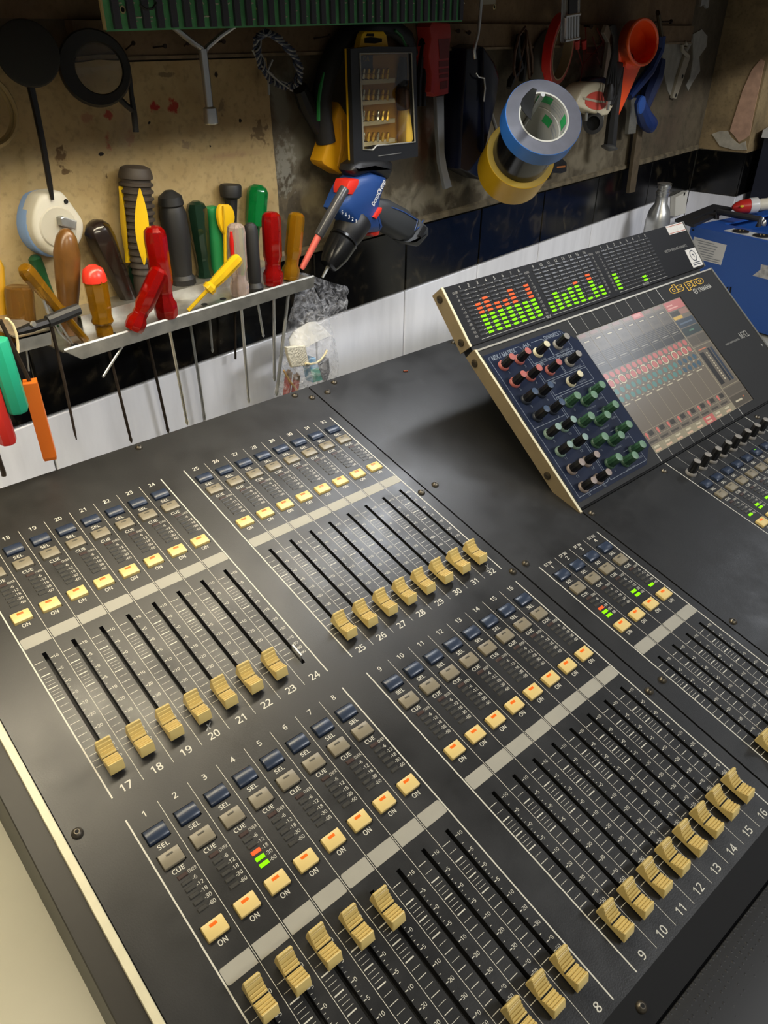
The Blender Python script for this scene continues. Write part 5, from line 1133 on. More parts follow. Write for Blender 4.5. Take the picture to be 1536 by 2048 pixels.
ring_roll(P2, n_, RB * .80, RB * .60, .062, mat('gloss_black_tape', (16, 16, 17), .18), mat('black_tape_side', (24, 24, 26), .4), corem, 'roll of glossy black tape between the blue and yellow rolls', grp='tape rolls hanging in a stack')
P3 = P2 - n * .0630
ring_roll(P3, n_, RB * .96, RB * .62, .048, mat('yellow_tape', (184, 142, 10), .35), mat('yellow_tape_side', (150, 124, 40), .5), corem, 'roll of yellow tape, hindmost of the three stacked rolls', grp='tape rolls hanging in a stack')
t = thing('cloth_scrap', 'black scrap of tape hanging into the core of the blue roll', 'tape scrap', tuple(P))
b = MB(); rr = RB * .60; vs = []
for j in range(7):
    a = j / 6; q0 = at(1066 - 24 * math.sin(a * 3.1), 176 + 66 * a, .165); vs += [q0, at(1074 - 12 * a, 178 + 40 * a + 20 * a * a, .157)]
b.add(vs, [(2 * j, 2 * j + 1, 2 * j + 3, 2 * j + 2) for j in range(6)]); b.add([v + Vector((.0006, .0012, 0)) for v in vs], [(2 * j, 2 * j + 1, 2 * j + 3, 2 * j + 2) for j in range(6)]); b.obj('strip', rubber, t)
t = thing('tape_hook', 'steel rod hook that carries the stacked tape rolls', 'hook', tuple(YW * Vector((0, 1, 0)) + Vector((P3[0], 0, P3[2]))))
pk_ = P3 - n * .05 + v_ * 0; top_in = Vector((0, 0, 1)); top_in = (top_in - n * top_in.dot(n)).normalized()
b = MB(); b.tube([P + top_in * RB * .52 + n * .006, P + top_in * RB * .54 - n * .05, P3 + top_in * RB * .54 - n * .06, Vector((P3[0] + .07, YW - .004, (P3 + top_in * RB * .54)[2] + .03))], .003, 8); b.obj('rod', steel, t)
P = at(1126, 100, .040); R_ = 62 * mpp(P); tcm = (CAM - P).normalized(); ex = (cx * .97 + cy * .10); ex = (ex - tcm * ex.dot(tcm)).normalized()
ring_roll(P, tcm * math.cos(math.radians(70)) + ex * math.sin(math.radians(70)), R_, R_ * .82, .015, mat('gloss_red_tape', (216, 40, 32), .25), mat('red_tape_side', (150, 60, 48), .5), mat('tan_card_core', (150, 128, 96), .6), 'thin ring of glossy red tape hanging on the rail')
# small black box under the yellow roll
t = thing('black_box', 'small flat black box below the yellow tape roll', 'box', tuple(at(1110, 340, .01)))
b = MB(); slab(b, z3([(790, 940), (900, 930), (930, 960), (928, 1015), (900, 1026), (780, 1020)]), .03, .002, .003); b.obj('case', black_pl, t, smooth=40)
b = MB(); slab(b, z3([(868, 984), (918, 978), (918, 988), (868, 994)]), .0304, .0300, 0); b.obj('print', mat('orange_print', (150, 90, 40), .5), t, smooth=0)
# ribbed clear strip at the top
t = thing('pin_strip', 'clear plastic strip of shiny metal pins hanging from above', 'component strip', tuple(at(1146, 40, .10)))
b = MB(); slab(b, z3([(924, -120), (1010, -120), (1002, 236), (908, 252)]), .10, .094, .001); b.obj('sleeve', mat('clear_sleeve', (215, 215, 212), .12, trans=.8), t, smooth=0)
for k_ in range(5):
    x = 1132 + k_ * 5.6; b = MB(); b.tube([at(x, 32, .102), at(x - .8, 80, .102)], .0026, 6); b.obj('pin', chrome, t)
b = MB(); slab(b, z3([(942, -100), (992, -100), (990, 96), (942, 92)]), .103, .1005, 0); b.obj('dark_insert', black_pl, t, smooth=0)
b = MB(); b.tube([at(1131, 33, .103), at(1160, 28, .103)], .002, 6); b.tube([at(1129, 82, .103), at(1158, 76, .103)], .0022, 6); b.obj('crimp', chrome, t)
b = MB(); b.tube([at(1149, -80, .1), at(1148, -35, .1)], .001, 5); b.obj('string', mat('string_grey', (120, 116, 108), .7), t)
# white tape measure with a red label
z4 = lambda pts: zp(1100, 0, .28385, pts)
t = thing('tape_measure', 'white tape measure with a red label hanging beside the funnel', 'tape measure', tuple(at(1195, 220, .03)))
b = MB(); slab(b, z4([(184, 748), (205, 680), (245, 610), (310, 578), (390, 580), (440, 620), (465, 690), (440, 770), (400, 826), (290, 790)]), .055, .022, .004, smoothpts=1); b.obj('case', mat('ivory_plastic', (204, 194, 168), .4), t, smooth=50)
b = MB(); slab(b, z4([(225, 610), (265, 560), (340, 538), (410, 548), (440, 600), (400, 640), (300, 640)]), .030, .012, .003, smoothpts=1); b.obj('back_case', mat('dark_blue_plastic', (26, 40, 74), .4), t, smooth=50)
b = MB(); slab(b, z4([(245, 720), (262, 672), (310, 645), (370, 645), (410, 680), (402, 740), (360, 778), (300, 772), (258, 748)]), .0556, .055, 0, smoothpts=1); b.obj('label', mat('red_label', (190, 74, 60), .5), t, smooth=0)
b = MB(); slab(b, z4([(232, 682), (330, 706), (410, 714), (410, 724), (330, 722), (236, 700)]), .0562, .0556, 0); b.obj('label_stripe', mat('grey_label_stripe', (170, 160, 140), .5), t, smooth=0)
b = MB(); c = at(*z4([(305, 868)])[0], .05); k = mpp(c); n0 = (CAM - c).normalized(); u0 = n0.orthogonal().normalized(); v0 = n0.cross(u0); rg = []
for j in range(28):
    a = 2 * math.pi * j / 28; d = u0 * math.cos(a) + v0 * math.sin(a); rg.append([c + d * 20 * k + n0 * -.006, c + d * 20 * k + n0 * .003, c + d * 13 * k + n0 * .004, c + d * 12 * k + n0 * -.006])
rg.append(rg[0]); b.loft(rg, cap=False); b.obj('wheel', rubber, t, smooth=40)
b = MB(); b.lathe(c - n0 * .006, c - n0 * .004, [(0, 12.5 * k), (1, 12.5 * k)], 20); b.obj('wheel_centre', MATS['deep_black'], t)
for x in (258, 372):
    b = MB(); b.tube([at(*z4([(x, 790)])[0], .045), at(*z4([(x - 4, 850)])[0], .045)], .0025, 6); b.obj('prong', steel, t)
# black cable with a jack plug
t = thing('audio_cable', 'bundled thin black cable with a metal jack plug', 'cable', tuple(at(1222, 70, .06)))
for q in range(5):
    b = MB(); j = (q - 2) * 7; b.tube([at(*z4([(440 + j, 180)])[0], .062), at(*z4([(462 + j * .7, 260)])[0], .066), at(*z4([(455 + j * .5, 360)])[0], .066), at(*z4([(440 + j * 1.4, 480)])[0], .066), at(*z4([(436 + j * 2.6, 590)])[0], .066), at(*z4([(428 + j * 3.0, 670)])[0], .066), at(*z4([(420 + j * .8, 738)])[0], .066)], .0028, 6); b.obj('strand', rubber, t)
b = MB(); b.lathe(at(*z4([(428, 590)])[0], .075), at(*z4([(412, 712)])[0], .075), [(0, .004), (.3, .007), (.9, .007), (1, .004)], 10); b.obj('plug_body', rubber, t)
b = MB(); b.lathe(at(*z4([(415, 700)])[0], .075), at(*z4([(405, 776)])[0], .075), [(0, .0045), (.4, .0042), (.45, .003), (1, .0022)], 10); b.obj('plug_tip', chrome, t)
b = MB(); slab(b, z4([(465, 430), (520, 440), (515, 500), (490, 590), (455, 590), (470, 500)]), .066, .056, .002); b.obj('strain_block', rubber, t, smooth=40)
# white strap behind
t = thing('white_strap', 'narrow white plastic strap hanging behind the black cable', 'strap', tuple(at(1214, 100, .02)))
b = MB(); slab(b, z4([(380, 230), (400, 175), (440, 185), (420, 280), (440, 420), (410, 560), (380, 540), (400, 400), (415, 300)]), .03, .024, .001); b.obj('strip', mat('grey_white_plastic', (160, 156, 146), .5), t, smooth=0)
# orange funnel
t = thing('funnel', 'bright orange plastic funnel hanging mouth outwards', 'funnel', tuple(at(1240, 220, .05)))
def ell(cx_, cy_, rx, ry, off, dy=0.0, n=28, tilt=0.0):
    out = []
    for j in range(n):
        a = 2 * math.pi * j / n; x = rx * math.cos(a); y = ry * math.sin(a); xx = x * math.cos(tilt) - y * math.sin(tilt); yy = x * math.sin(tilt) + y * math.cos(tilt)
        p = at(cx_ + xx, cy_ + yy, off); out.append(p)
    return out
fm = mat('orange_funnel_plastic', (246, 84, 26), .35)
def fr(c, rx, ry, off, tilt=.0):
    q = z4([c])[0]; return ell(q[0], q[1], rx * .28385, ry * .28385, off, tilt=tilt)
b = MB(); rings = [fr((485, 800), 5, 8, .055), fr((515, 690), 24, 40, .050, .25), fr((545, 560), 48, 80, .045, .25), fr((570, 400), 85, 150, .042, .15), fr((580, 300), 98, 162, .046, .1), fr((652, 296), 106, 166, .085, .1)]
b.loft(rings, cap=False)
inn = [fr((652, 296), 98, 156, .0852, .1), fr((600, 320), 74, 120, .06, .1), fr((560, 430), 30, 60, .052, .15)]
b.loft([rings[-1]] + inn, cap=False); o = b.obj('cone', fm, t, smooth=60)
b = MB(); b.tube(fr((652, 296), 103, 162, .086, .1), .0026, 7, closed=True); b.obj('rim', mat('orange_funnel_rim', (236, 92, 34), .35), t)
# blue pliers
t = thing('pliers', 'pliers with blue plastic handles hanging behind the funnel', 'pliers', tuple(at(1290, 250, .03)))
bh = mat('blue_grip_plastic', (22, 46, 102), .45)
b = MB(); b.tube([at(*q, .03) for q in z4([(785, 255), (770, 350), (700, 500), (620, 600), (560, 685)])], [.009, .010, .010, .009, .006], 9); b.obj('handle', bh, t)
b = MB(); b.tube([at(*q, .022) for q in z4([(775, 420), (740, 540), (690, 660), (660, 760)])], [.012, .017, .016, .012], 9); b.obj('handle', mat('dark_blue_grip', (20, 36, 78), .4), t)
b = MB(); b.tube([at(*q, .035) for q in z4([(625, 700), (640, 760), (665, 830), (705, 880), (710, 918)])], [.010, .014, .016, .016, .008], 10); b.obj('lower_handle', bh, t)
b = MB(); c = at(*z4([(640, 740)])[0], .055); b.lathe(c, c + Vector((0, -.004, 0)), [(0, .016), (.7, .015), (1, .011)], 18); b.obj('pivot', mat('mid_blue_plastic', (40, 78, 150), .4), t)
b = MB(); b.tube([at(*q, .03) for q in z4([(760, 90), (775, 180), (785, 260)])], .008, 8, flat=.5); b.obj('jaw', mat('dull_olive_steel', (72, 62, 40), .5, .3), t)
# red leads
t = thing('test_leads', 'pair of thin red wires with red clips hanging under the pin strip', 'wire', tuple(at(1160, 80, .02)))
rw = mat('red_brown_wire', (112, 40, 32), .5)
for pts in ([(190, 330), (230, 470), (215, 560), (150, 720)], [(240, 335), (235, 450), (300, 380), (370, 300)], [(250, 190), (258, 370), (340, 380), (300, 260)], [(330, 400), (360, 480), (380, 300), (330, 200)]):
    b = MB(); b.tube([at(*q, .02) for q in z4(pts)], .0012, 5); b.obj('lead', rw, t)
for x in (190, 238):
    b = MB(); b.tube([at(*z4([(x, 285)])[0], .022), at(*z4([(x + 2, 345)])[0], .022)], [.005, .004], 7); b.obj('clip', mat('bright_red_clip', (190, 40, 34), .45), t)
# black stick, wooden stick, clear strip
t = thing('black_stick', 'long black rod with a metal tip hanging below the black cable', 'rod', tuple(at(1218, 300, .04)))
b = MB(); b.tube([at(*q, .045) for q in z4([(500, 470), (470, 650), (440, 850), (422, 1030)])], [.006, .009, .011, .012], 8); b.obj('rod', rubber, t)
b = MB(); b.lathe(at(*z4([(422, 1025)])[0], .045), at(*z4([(412, 1062)])[0], .045), [(0, .012), (.3, .016), (.6, .014), (1, .003)], 10); b.obj('tip', mat('grey_tip', (90, 90, 90), .4, .5), t)
t = thing('wooden_stick', 'flat wooden stick hanging down over the black tiles', 'stick', tuple(at(1270, 380, .02)))
b = MB(); slab(b, z4([(625, 880), (658, 875), (640, 1080), (600, 1352), (560, 1362), (588, 1150)]), .02, .012, .001); b.obj('slat', mat('grey_brown_wood', (82, 70, 52), .7, var=.3, vs=60), t, smooth=0)
t = thing('clear_strip', 'clear grey plastic strip between the orange funnel and the stick', 'plastic strip', tuple(at(1265, 270, .02)))
b = MB(); slab(b, z4([(575, 690), (625, 690), (605, 940), (552, 946)]), .03, .022, .001); b.obj('strip', mat('clear_grey_plastic', (140, 138, 130), .2, trans=.5), t, smooth=0)
# metal hasp and plaster scars on the wall
def patch(px, mm, t_=.0015):
    b = MB(); slab(b, px, t_, 0, 0); return b.obj('plaster_patch', mm, wall, smooth=0)
pg_ = mat('pale_grey_filler', (140, 136, 124), .8, var=.15, vs=50)
patch(z4([(810, 222), (935, 208), (1000, 252), (1005, 300), (960, 380), (925, 420), (900, 620), (862, 700), (830, 640), (800, 480), (790, 320)]), pg_)
patch(z4([(1010, 240), (1070, 206), (1110, 255), (1102, 330), (1052, 400), (1058, 500), (1000, 590), (975, 640), (960, 600), (990, 540), (1010, 420)]), mat('pale_grey_filler_b', (150, 148, 138), .8, var=.15, vs=50))
t = thing('metal_hasp', 'narrow painted metal hasp screwed on the pale wall patch', 'hasp', tuple(at(1360, 150, .005)))
b = MB(); slab(b, z4([(955, 385), (990, 402), (940, 560), (890, 698), (864, 690), (905, 540)]), .008, .002, .001); b.obj('strap', mat('grey_painted_metal', (146, 138, 120), .5), t, smooth=0)
b = MB(); b.tube([at(*q, .012) for q in z4([(975, 395), (935, 355), (930, 320), (950, 300), (965, 315), (955, 340)])], .004, 7); b.obj('hook', MATS['grey_painted_metal'], t)
b = MB()
for q in ((934, 540), (887, 672)): p = at(*z4([q])[0], .0082); b.lathe(p, p + Vector((0, -.0005, 0)), [(0, .004), (1, .004)], 8)
b.obj('screw_hole', MATS['deep_black'], t)
t = thing('metal_scrap', 'small shiny folded metal scrap hanging at the top right', 'scrap', tuple(at(1411, 5, .03)))
b = MB(); slab(b, z4([(1075, -30), (1125, -30), (1118, 50), (1105, 62), (1090, 30), (1060, 48)]), .034, .030, 0); b.obj('foil', steel, t, smooth=0)
t = thing('paper_label', 'small white paper label on the brown board at the top', 'label', tuple(at(978, 4, .007)))
b = MB(); slab(b, [(962, -6), (992, -8), (991, 8), (963, 9)], .0075, .0062, 0); b.obj('paper', mat('aged_paper', (150, 144, 128), .7), t, smooth=0)

# ================================================================ plastic bag hanging from the rack end
zb_ = lambda pts: zp(540, 540, .12690, pts)
t = thing('plastic_bag', 'clear crumpled plastic bag hanging from the right end of the rack', 'bag', tuple(at(610, 560, .06)))
bagm = bpy.data.materials.new('crumpled_clear_film'); bagm.use_nodes = True; nt = bagm.node_tree; nt.nodes.remove(nt.nodes['Principled BSDF']); Lk = nt.links.new
tr1 = nt.nodes.new('ShaderNodeBsdfTransparent'); gl1 = nt.nodes.new('ShaderNodeBsdfPrincipled'); gl1.inputs['Base Color'].default_value = lin((232, 232, 236)); gl1.inputs['Roughness'].default_value = .3
mxs = nt.nodes.new('ShaderNodeMixShader'); tc = nt.nodes.new('ShaderNodeTexCoord'); n1 = nt.nodes.new('ShaderNodeTexNoise'); n1.inputs['Scale'].default_value = 85; n1.inputs['Detail'].default_value = 6; n1.inputs['Distortion'].default_value = 1.5
rr_ = nt.nodes.new('ShaderNodeMapRange'); rr_.inputs[1].default_value = .42; rr_.inputs[2].default_value = .75; rr_.inputs[3].default_value = .05; rr_.inputs[4].default_value = .45
bn = nt.nodes.new('ShaderNodeBump'); bn.inputs['Strength'].default_value = 1; bn.inputs['Distance'].default_value = .004
Lk(tc.outputs['Object'], n1.inputs['Vector']); Lk(n1.outputs['Fac'], rr_.inputs[0]); Lk(rr_.outputs[0], mxs.inputs[0]); Lk(n1.outputs['Fac'], bn.inputs['Height']); Lk(bn.outputs[0], gl1.inputs['Normal']); Lk(tr1.outputs[0], mxs.inputs[1]); Lk(gl1.outputs[0], mxs.inputs[2]); Lk(mxs.outputs[0], nt.nodes['Material Output'].inputs[0])
Lp = [(470, 40), (432, 320), (395, 520), (330, 800), (280, 1020), (255, 1200), (200, 1450), (150, 1720), (110, 2000), (90, 2250)]; Rp = [(600, 60), (700, 330), (800, 520), (900, 760), (970, 1000), (1000, 1200), (1015, 1450), (1010, 1700), (1000, 2000), (960, 2250)]
rings = []
for i, (l, r_) in enumerate(zip(Lp, Rp)):
    ring_ = []; f = i / 9; th = .004 + .022 * min(1, f * 1.6)
    for j in range(20):
        a = 2 * math.pi * j / 20; s = .5 - .5 * math.cos(a); q = (l[0] + (r_[0] - l[0]) * s, l[1] + (r_[1] - l[1]) * s); p = at(*zb_([q])[0], .056)
        p = p + Vector((0, -th * math.sin(a) * (1 + .25 * math.sin(5 * a + i)), 0)) + Vector((random.uniform(-1, 1), random.uniform(-1, 1), 0)) * .0012; ring_.append(p)
    rings.append(ring_)
b = MB(); b.loft(rings, cap=False); b.obj('bag_body', bagm, t, smooth=60)
fl = [(600, 60), (720, 110), (840, 150), (980, 200), (1110, 235), (1240, 262)]; fl2 = [(800, 520), (880, 700), (930, 770), (1010, 770), (1080, 770), (1180, 705)]
b = MB(); vs = []; nr = 7
for i in range(nr):
    f = i / (nr - 1)
    for p, q in zip(fl, fl2):
        w_ = at(*zb_([(p[0] + (q[0] - p[0]) * f, p[1] + (q[1] - p[1]) * f)])[0], .05); vs.append(w_ + Vector((0, random.uniform(-.003, .003), 0)))
b.add(vs, [(i * 6 + j, i * 6 + j + 1, (i + 1) * 6 + j + 1, (i + 1) * 6 + j) for i in range(nr - 1) for j in range(5)]); b.obj('bag_flap', bagm, t, smooth=60)
# what is in the bag
BO_ = .056
t = thing('paper_tape_roll', 'wide roll of white paper tape inside the plastic bag', 'tape', tuple(at(*zb_([(560, 1150)])[0], BO_)))
b = MB(); A = [(300, 1090), (380, 960), (520, 880), (620, 825), (720, 815), (820, 880), (940, 1010), (990, 1040)]; Bq = [(330, 1215), (430, 1190), (590, 1220), (680, 1160), (800, 1100), (880, 1060), (960, 1040), (995, 1045)]
rg = []
for i, (p, q) in enumerate(zip(A, Bq)):
    o_ = BO_ + .012 - .012 * abs(i - 3) / 4; P_, Q_ = at(*zb_([p])[0], o_), at(*zb_([q])[0], o_ + .006); rg.append([P_, Q_, Q_ + Vector((0, .0012, 0)), P_ + Vector((0, .0012, 0))])
b.loft(rg); b.obj('tape_band', mat('white_paper_tape', (188, 186, 180), .6), t, smooth=50)
t = thing('gauze_pad', 'small dotted off-white fabric pad inside the plastic bag', 'pad', tuple(at(*zb_([(440, 1370)])[0], BO_)))
b = MB(); slab(b, zb_([(258, 1220), (560, 1195), (600, 1370), (628, 1505), (350, 1540), (300, 1400)]), BO_ + .018, BO_ + .014, .001); b.obj('pad_face', mat('dotted_gauze', (190, 184, 166), .8, bump=.8, bs=400, var=.1, vs=300), t, smooth=0)
t = thing('cream_cord', 'short curved cream cord inside the plastic bag', 'cord', tuple(at(*zb_([(750, 1460)])[0], BO_)))
b = MB(); b.tube([at(*q, BO_ + .02) for q in zb_([(560, 1475), (640, 1482), (720, 1470), (800, 1420), (860, 1340), (900, 1265)])], .0014, 7); b.obj('strand', MATS['cream_insulation'], t)
for q, (a, c) in enumerate((((300, 1570), (255, 1990)), ((430, 1620), (380, 2000)))):
    A_, C_ = at(*zb_([a])[0], BO_ + .004 * q), at(*zb_([c])[0], BO_ + .004 * q)
    t = thing('battery', ('red battery with a brass end in the bag, the left one', 'red battery with a brass end in the bag, the right one')[q], 'battery', tuple(C_), 'batteries in the plastic bag')
    b = MB(); b.lathe(C_, A_, [(0, .0046), (.72, .0046)], 14); b.obj('sleeve', mat('red_battery_sleeve', (164, 62, 54), .35), t)
    b = MB(); b.lathe(C_ + (A_ - C_) * .72, A_, [(0, .0046), (.7, .0046), (.75, .002), (1, .002)], 14); b.obj('brass_end', mat('brass_battery', (180, 140, 96), .3, .9), t)
t = thing('blue_carton', 'small blue and green printed carton in the bag', 'carton', tuple(at(*zb_([(720, 1740)])[0], BO_)))
b = MB(); slab(b, zb_([(615, 1405), (720, 1385), (830, 1735), (685, 1775)]), BO_ + .012, BO_ - .002, .0006); b.obj('box', mat('sky_blue_carton', (96, 156, 196), .45, var=.2, vs=200), t, smooth=0)
b = MB(); slab(b, zb_([(640, 1570), (770, 1540), (828, 1733), (690, 1772)]), BO_ + .0124, BO_ + .012, 0); b.obj('print_panel', mat('teal_print', (110, 184, 168), .45, var=.3, vs=300), t, smooth=0)
t = thing('grey_foam_strip', 'grey flecked strip at the right side of the bag', 'foam strip', tuple(at(*zb_([(880, 1700)])[0], BO_)))
b = MB(); slab(b, zb_([(830, 1450), (930, 1390), (950, 1600), (900, 1760), (830, 1740), (815, 1560)]), BO_ + .004, BO_ - .004, .001); b.obj('strip', mat('flecked_grey', (120, 120, 124), .7, var=.6, vs=500), t, smooth=0)
t = thing('wooden_pick', 'thin brown wooden pick lying across the batteries', 'stick', tuple(at(*zb_([(320, 1780)])[0], BO_ + .01)))
b = MB(); b.tube([at(*q, BO_ + .013) for q in zb_([(215, 1580), (300, 1740), (430, 1900), (480, 1960)])], .0012, 6); b.obj('shaft', mat('pick_wood', (166, 132, 84), .6), t)
t = thing('copper_scrap', 'tiny copper wire offcut lying on the console', 'wire scrap', tuple(MC @ (Vector((23.2, 1.33, .04)) * U)))
b = MB(); b.tube([MC @ (Vector((23.15, 1.36, .05)) * U), MC @ (Vector((23.38, 1.26, .05)) * U)], .0009, 6); b.obj('offcut', mat('copper', (196, 110, 80), .35, 1.0), t)

# ================================================================ things on the table at the right
A0 = Vector((1.600, .014, 0)); dA = Vector((-.24, -.97, 0)).normalized(); dB = Vector((.97, -.24, 0)).normalized(); HA_ = -.001
amp = thing('blue_amplifier', 'large blue metal amplifier with a row of sockets and a carrying handle', 'amplifier', (1.7, -.25, TZ))
ab = mat('blue_hammered_paint', (34, 82, 160), .45, bump=.15, bs=900)
def ap(s_, d_, z): return A0 + dA * s_ + dB * d_ + Vector((0, 0, z))
LA, DA = .46, .30
def abox(mb, s0, s1, d0, d1, z0, z1, m=0):
    mb.hexa([ap(s0, d0, z1), ap(s1, d0, z1), ap(s1, d1, z1), ap(s0, d1, z1)], [ap(s0, d0, z0), ap(s1, d0, z0), ap(s1, d1, z0), ap(s0, d1, z0)], m)
b = MB(); abox(b, 0, LA, 0, .004, TZ + .006, HA_); abox(b, 0, .004, .004, DA, TZ + .006, HA_); abox(b, LA - .004, LA, .004, DA, TZ + .006, HA_); abox(b, .004, LA - .004, DA - .004, DA, TZ + .006, HA_); abox(b, .004, LA - .004, .004, .075, HA_ - .004, HA_); abox(b, .004, .03, .075, DA - .004, HA_ - .004, HA_); abox(b, .03, LA - .004, .075, .079, HA_ - .06, HA_); abox(b, .03, LA - .004, .079, DA - .004, HA_ - .03, HA_ - .026); b.obj('chassis', ab, amp, smooth=0)
b = MB(); abox(b, .02, LA - .02, .02, DA - .02, TZ, TZ + .006); b.obj('rubber_base', rubber, amp, smooth=0)
b = MB(); abox(b, .07, LA - .02, .016, .052, HA_, HA_ + .0012); b.obj('socket_plate', mat('white_plate', (216, 216, 212), .4), amp, smooth=0)
for i in range(7):
    s_ = .098 + i * .047; p = ap(s_, .034, HA_ + .0012); b = MB(); b.lathe(p, p + Vector((0, 0, .0025)), [(0, .0165), (.8, .0165), (1, .0145)], 20); o = b.obj('socket', black_pl, amp)
    b = MB()
    for dx, dy in ((-.004, .002), (.004, .002), (0, -.005)): q = p + dA * dx + dB * dy + Vector((0, 0, .0025)); b.lathe(q, q + Vector((0, 0, .0012)), [(0, .0016), (1, .0014)], 6)
    b.obj('socket_pins', mat('gold_pin', (220, 200, 150), .3, .8), o)
def aface(s_, z): return ap(s_, -.0006, z)
def apoly(pts, nm, mm, d=-.0008):
    b = MB(); b.loft([[ap(s_, 0, z) for s_, z in pts], [ap(s_, d, z) for s_, z in pts]]); return b.obj(nm, mm, amp, smooth=0)
def fpx(x, y):                                  # point on the amplifier's front face
    n0 = dB; d = ray(x, y); P_ = CAM + d * ((A0 - CAM).dot(n0) / d.dot(n0)); return ((P_ - A0).dot(dA), P_[2])
za = lambda pts: zp(1340, 400, .12760, pts)
apoly([fpx(*q) for q in za([(380, 575), (890, 705), (800, 1020), (500, 940), (440, 800), (365, 640)])], 'spec_label', mat('label_white', (208, 206, 204), .5))
apoly([fpx(*q) for q in za([(1430, 1010), (1600, 1040), (1600, 1260), (1295, 1185), (1420, 1090)])], 'torn_label', mat('torn_label_grey', (176, 174, 172), .6, var=.3, vs=120))
lb = MB()
for i, (y, x0_, x1_) in enumerate(((625, 420, 700), (668, 450, 750), (712, 440, 720), (755, 450, 700), (800, 470, 690), (842, 480, 680), (885, 510, 790), (925, 530, 770))):
    q = [fpx(*p) for p in za([(x0_, y - 8 + (0) * .25), (x1_, y - 8 + (x1_ - x0_) * .25), (x1_, y + 6 + (x1_ - x0_) * .25), (x0_, y + 6)])]; lb.add([ap(s_, -.0011, z) for s_, z in q], [(0, 1, 2, 3)])
lb.obj('label_print', mat('grey_ink', (140, 142, 146), .6), amp, smooth=0)
b = MB()
for x in (905, 955):
    q = [fpx(*p) for p in za([(x - 14, 1360), (x + 14, 1360), (x - 4, 1470), (x - 24, 1465)])]; b.add([ap(s_, -.0006, z) for s_, z in q], [(0, 1, 2, 3)])
q = [fpx(*p) for p in za([(350, 455), (380, 460), (378, 485), (348, 482)])]; b.add([ap(s_, -.0006, z) for s_, z in q], [(0, 1, 2, 3)]); b.obj('vent_slot', MATS['deep_black'], amp, smooth=0)
hz = HA_ + .016
hm = mat('grey_handle_rubber', (52, 52, 54), .5)
pts = [atz(x, y, hz) for x, y in ((1436, 423), (1475, 431), (1520, 438))]; b = MB(); b.tube([pts[0] + Vector((0, 0, -.016)), pts[0], pts[1], pts[2], pts[2] + Vector((0, 0, -.016))], [.006, .0065, .0065, .0065, .006], 10); b.obj('carry_handle', hm, amp)
fo, fi = [(1350, 438), (1427, 408), (1466, 415), (1388, 449)], [(1384, 437), (1428, 420), (1436, 422), (1392, 437)]
b = MB(); ro = [atz(x, y, .006) for x, y in fo]; ri_ = [atz(x, y, .006) for x, y in fi]; dz_ = Vector((0, 0, -.006))
b.add(ro + ri_ + [p + dz_ for p in ro] + [p + dz_ for p in ri_], [(i, (i + 1) % 4, 4 + (i + 1) % 4, 4 + i) for i in range(4)] + [(i, 8 + i, 8 + (i + 1) % 4, (i + 1) % 4) for i in range(4)] + [(4 + i, 4 + (i + 1) % 4, 12 + (i + 1) % 4, 12 + i) for i in range(4)]); b.obj('corner_frame', mat('dark_grey_frame', (38, 38, 40), .5), amp, smooth=0)
for q in ((1526, 435), (1520, 441), (1530, 440)):
    p = atz(q[0], q[1], HA_ + .012); b = MB(); b.lathe(p, p + Vector((0, 0, -.012)), [(0, .003), (.3, .005), (1, .005)], 10); b.obj('bolt', chrome, amp)
# silver bottle
p = Vector((1.545, .068, TZ)); k = 1.72 / FPX
t = thing('metal_bottle', 'silver bottle with a ribbed metal neck standing by the wall', 'bottle', tuple(p))
b = MB(); b.lathe(p, p + Vector((0, 0, .245)), [(0, .024), (.02, .026), (.80, .026), (.88, .022), (.94, .0135), (1, .012)], 24); b.obj('body', mat('frosted_silver', (190, 190, 188), .3, .75, var=.12, vs=60), t)
b = MB(); b.lathe(p + Vector((0, 0, .245)), p + Vector((0, 0, .272)), [(0, .013), (.18, .013), (.2, .0145), (.35, .0145), (.4, .0125), (.55, .0125), (.6, .015), (.8, .015), (.85, .011), (.95, .0155), (1, .012)], 20); b.obj('neck', chrome, t)
# white wall plate
t = thing('wall_plate', 'white plastic trunking plate in the tiled corner', 'plate', tuple(at(1360, 410, .004)))
b = MB(); slab(b, zp(1280, 250, .16667, [(430, 870), (578, 795), (545, 1060), (420, 1100)]), .014, .001, .001); b.obj('plate', white_pl, t, smooth=0)
b = MB(); q = at(1369, 388, .0145); b.lathe(q, q + Vector((0, -.0006, 0)), [(0, .004), (1, .004)], 8); b.obj('screw_hole', MATS['deep_black'], t)
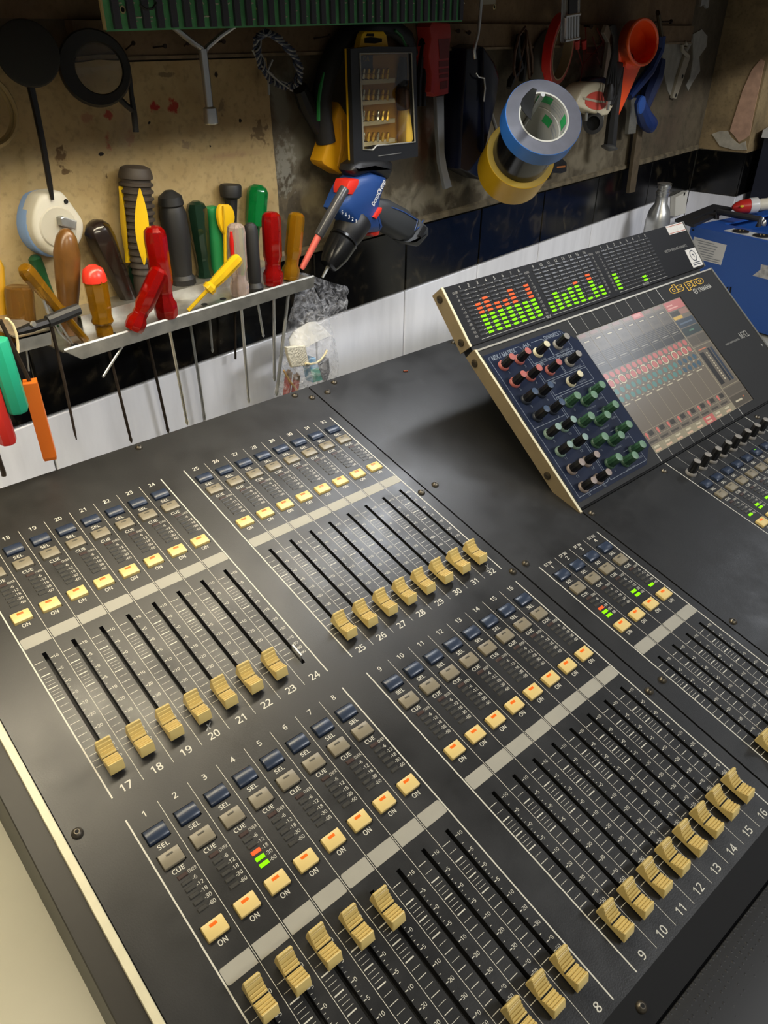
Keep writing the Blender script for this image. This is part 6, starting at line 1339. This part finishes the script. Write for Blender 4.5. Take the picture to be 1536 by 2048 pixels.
# red bottle with a white cap lying on the amplifier
c = atz(1483, 413, .018); d = atz(1536, 408, .024); ax = (d - c)
t = thing('spray_can', 'small red can with a yellow print lying on the blue amplifier', 'can', tuple(c))
b = MB(); b.lathe(c - ax * .35, c + ax * .28, [(0, .004), (.2, .010), (.5, .014), (1, .016)], 18); b.obj('can_body', mat('red_can', (196, 44, 36), .35), t)
b = MB(); b.lathe(c + ax * .28, c + ax * .62, [(0, .0165), (.2, .017), (.85, .017), (1, .014)], 18); b.obj('collar', mat('white_collar', (214, 212, 206), .3), t)
b = MB(); b.lathe(c + ax * .62, c + ax * 1.0, [(0, .011), (.3, .0135), (.8, .013), (.95, .014), (1, .011)], 14); b.obj('nozzle_cap', mat('ivory_cap', (222, 214, 192), .4), t)
b = MB(); q = c + (CAM - c).normalized() * .0155; b.lathe(q - ax * .05, q + ax * .08, [(0, .002), (.5, .003), (1, .002)], 8); b.obj('print', mat('yellow_flash', (236, 190, 40), .4), t)
# dark equipment case at the right edge
t = thing('equipment_case', 'dark navy equipment case with a white lid at the right edge', 'case', (2.0, -.12, TZ))
b = MB(); p1, p2 = Vector((1.945, .003, 0)), Vector((1.96, -.30, 0)); dd = Vector((.5, .08, 0))
b.hexa([p1 + Vector((0, 0, .145)), p2 + Vector((0, 0, .145)), p2 + dd * .4 + Vector((0, 0, .145)), p1 + dd * .2 + Vector((0, 0, .145))], [p1 + Vector((0, 0, TZ)), p2 + Vector((0, 0, TZ)), p2 + dd * .4 + Vector((0, 0, TZ)), p1 + dd * .2 + Vector((0, 0, TZ))]); b.obj('case_body', mat('navy_case', (20, 24, 40), .5), t, smooth=0)
b = MB(); e1, e2 = p1 + Vector((-.012, .004, .146)), p2 + Vector((-.012, -.01, .146)); b.hexa([e1 + Vector((0, 0, .016)), e2 + Vector((0, 0, .016)), e2 + dd * .45 + Vector((0, 0, .016)), e1 + dd * .24 + Vector((0, 0, .016))], [e1, e2, e2 + dd * .45, e1 + dd * .24]); b.obj('lid', mat('pale_grey_lid', (196, 194, 186), .5), t, smooth=0)
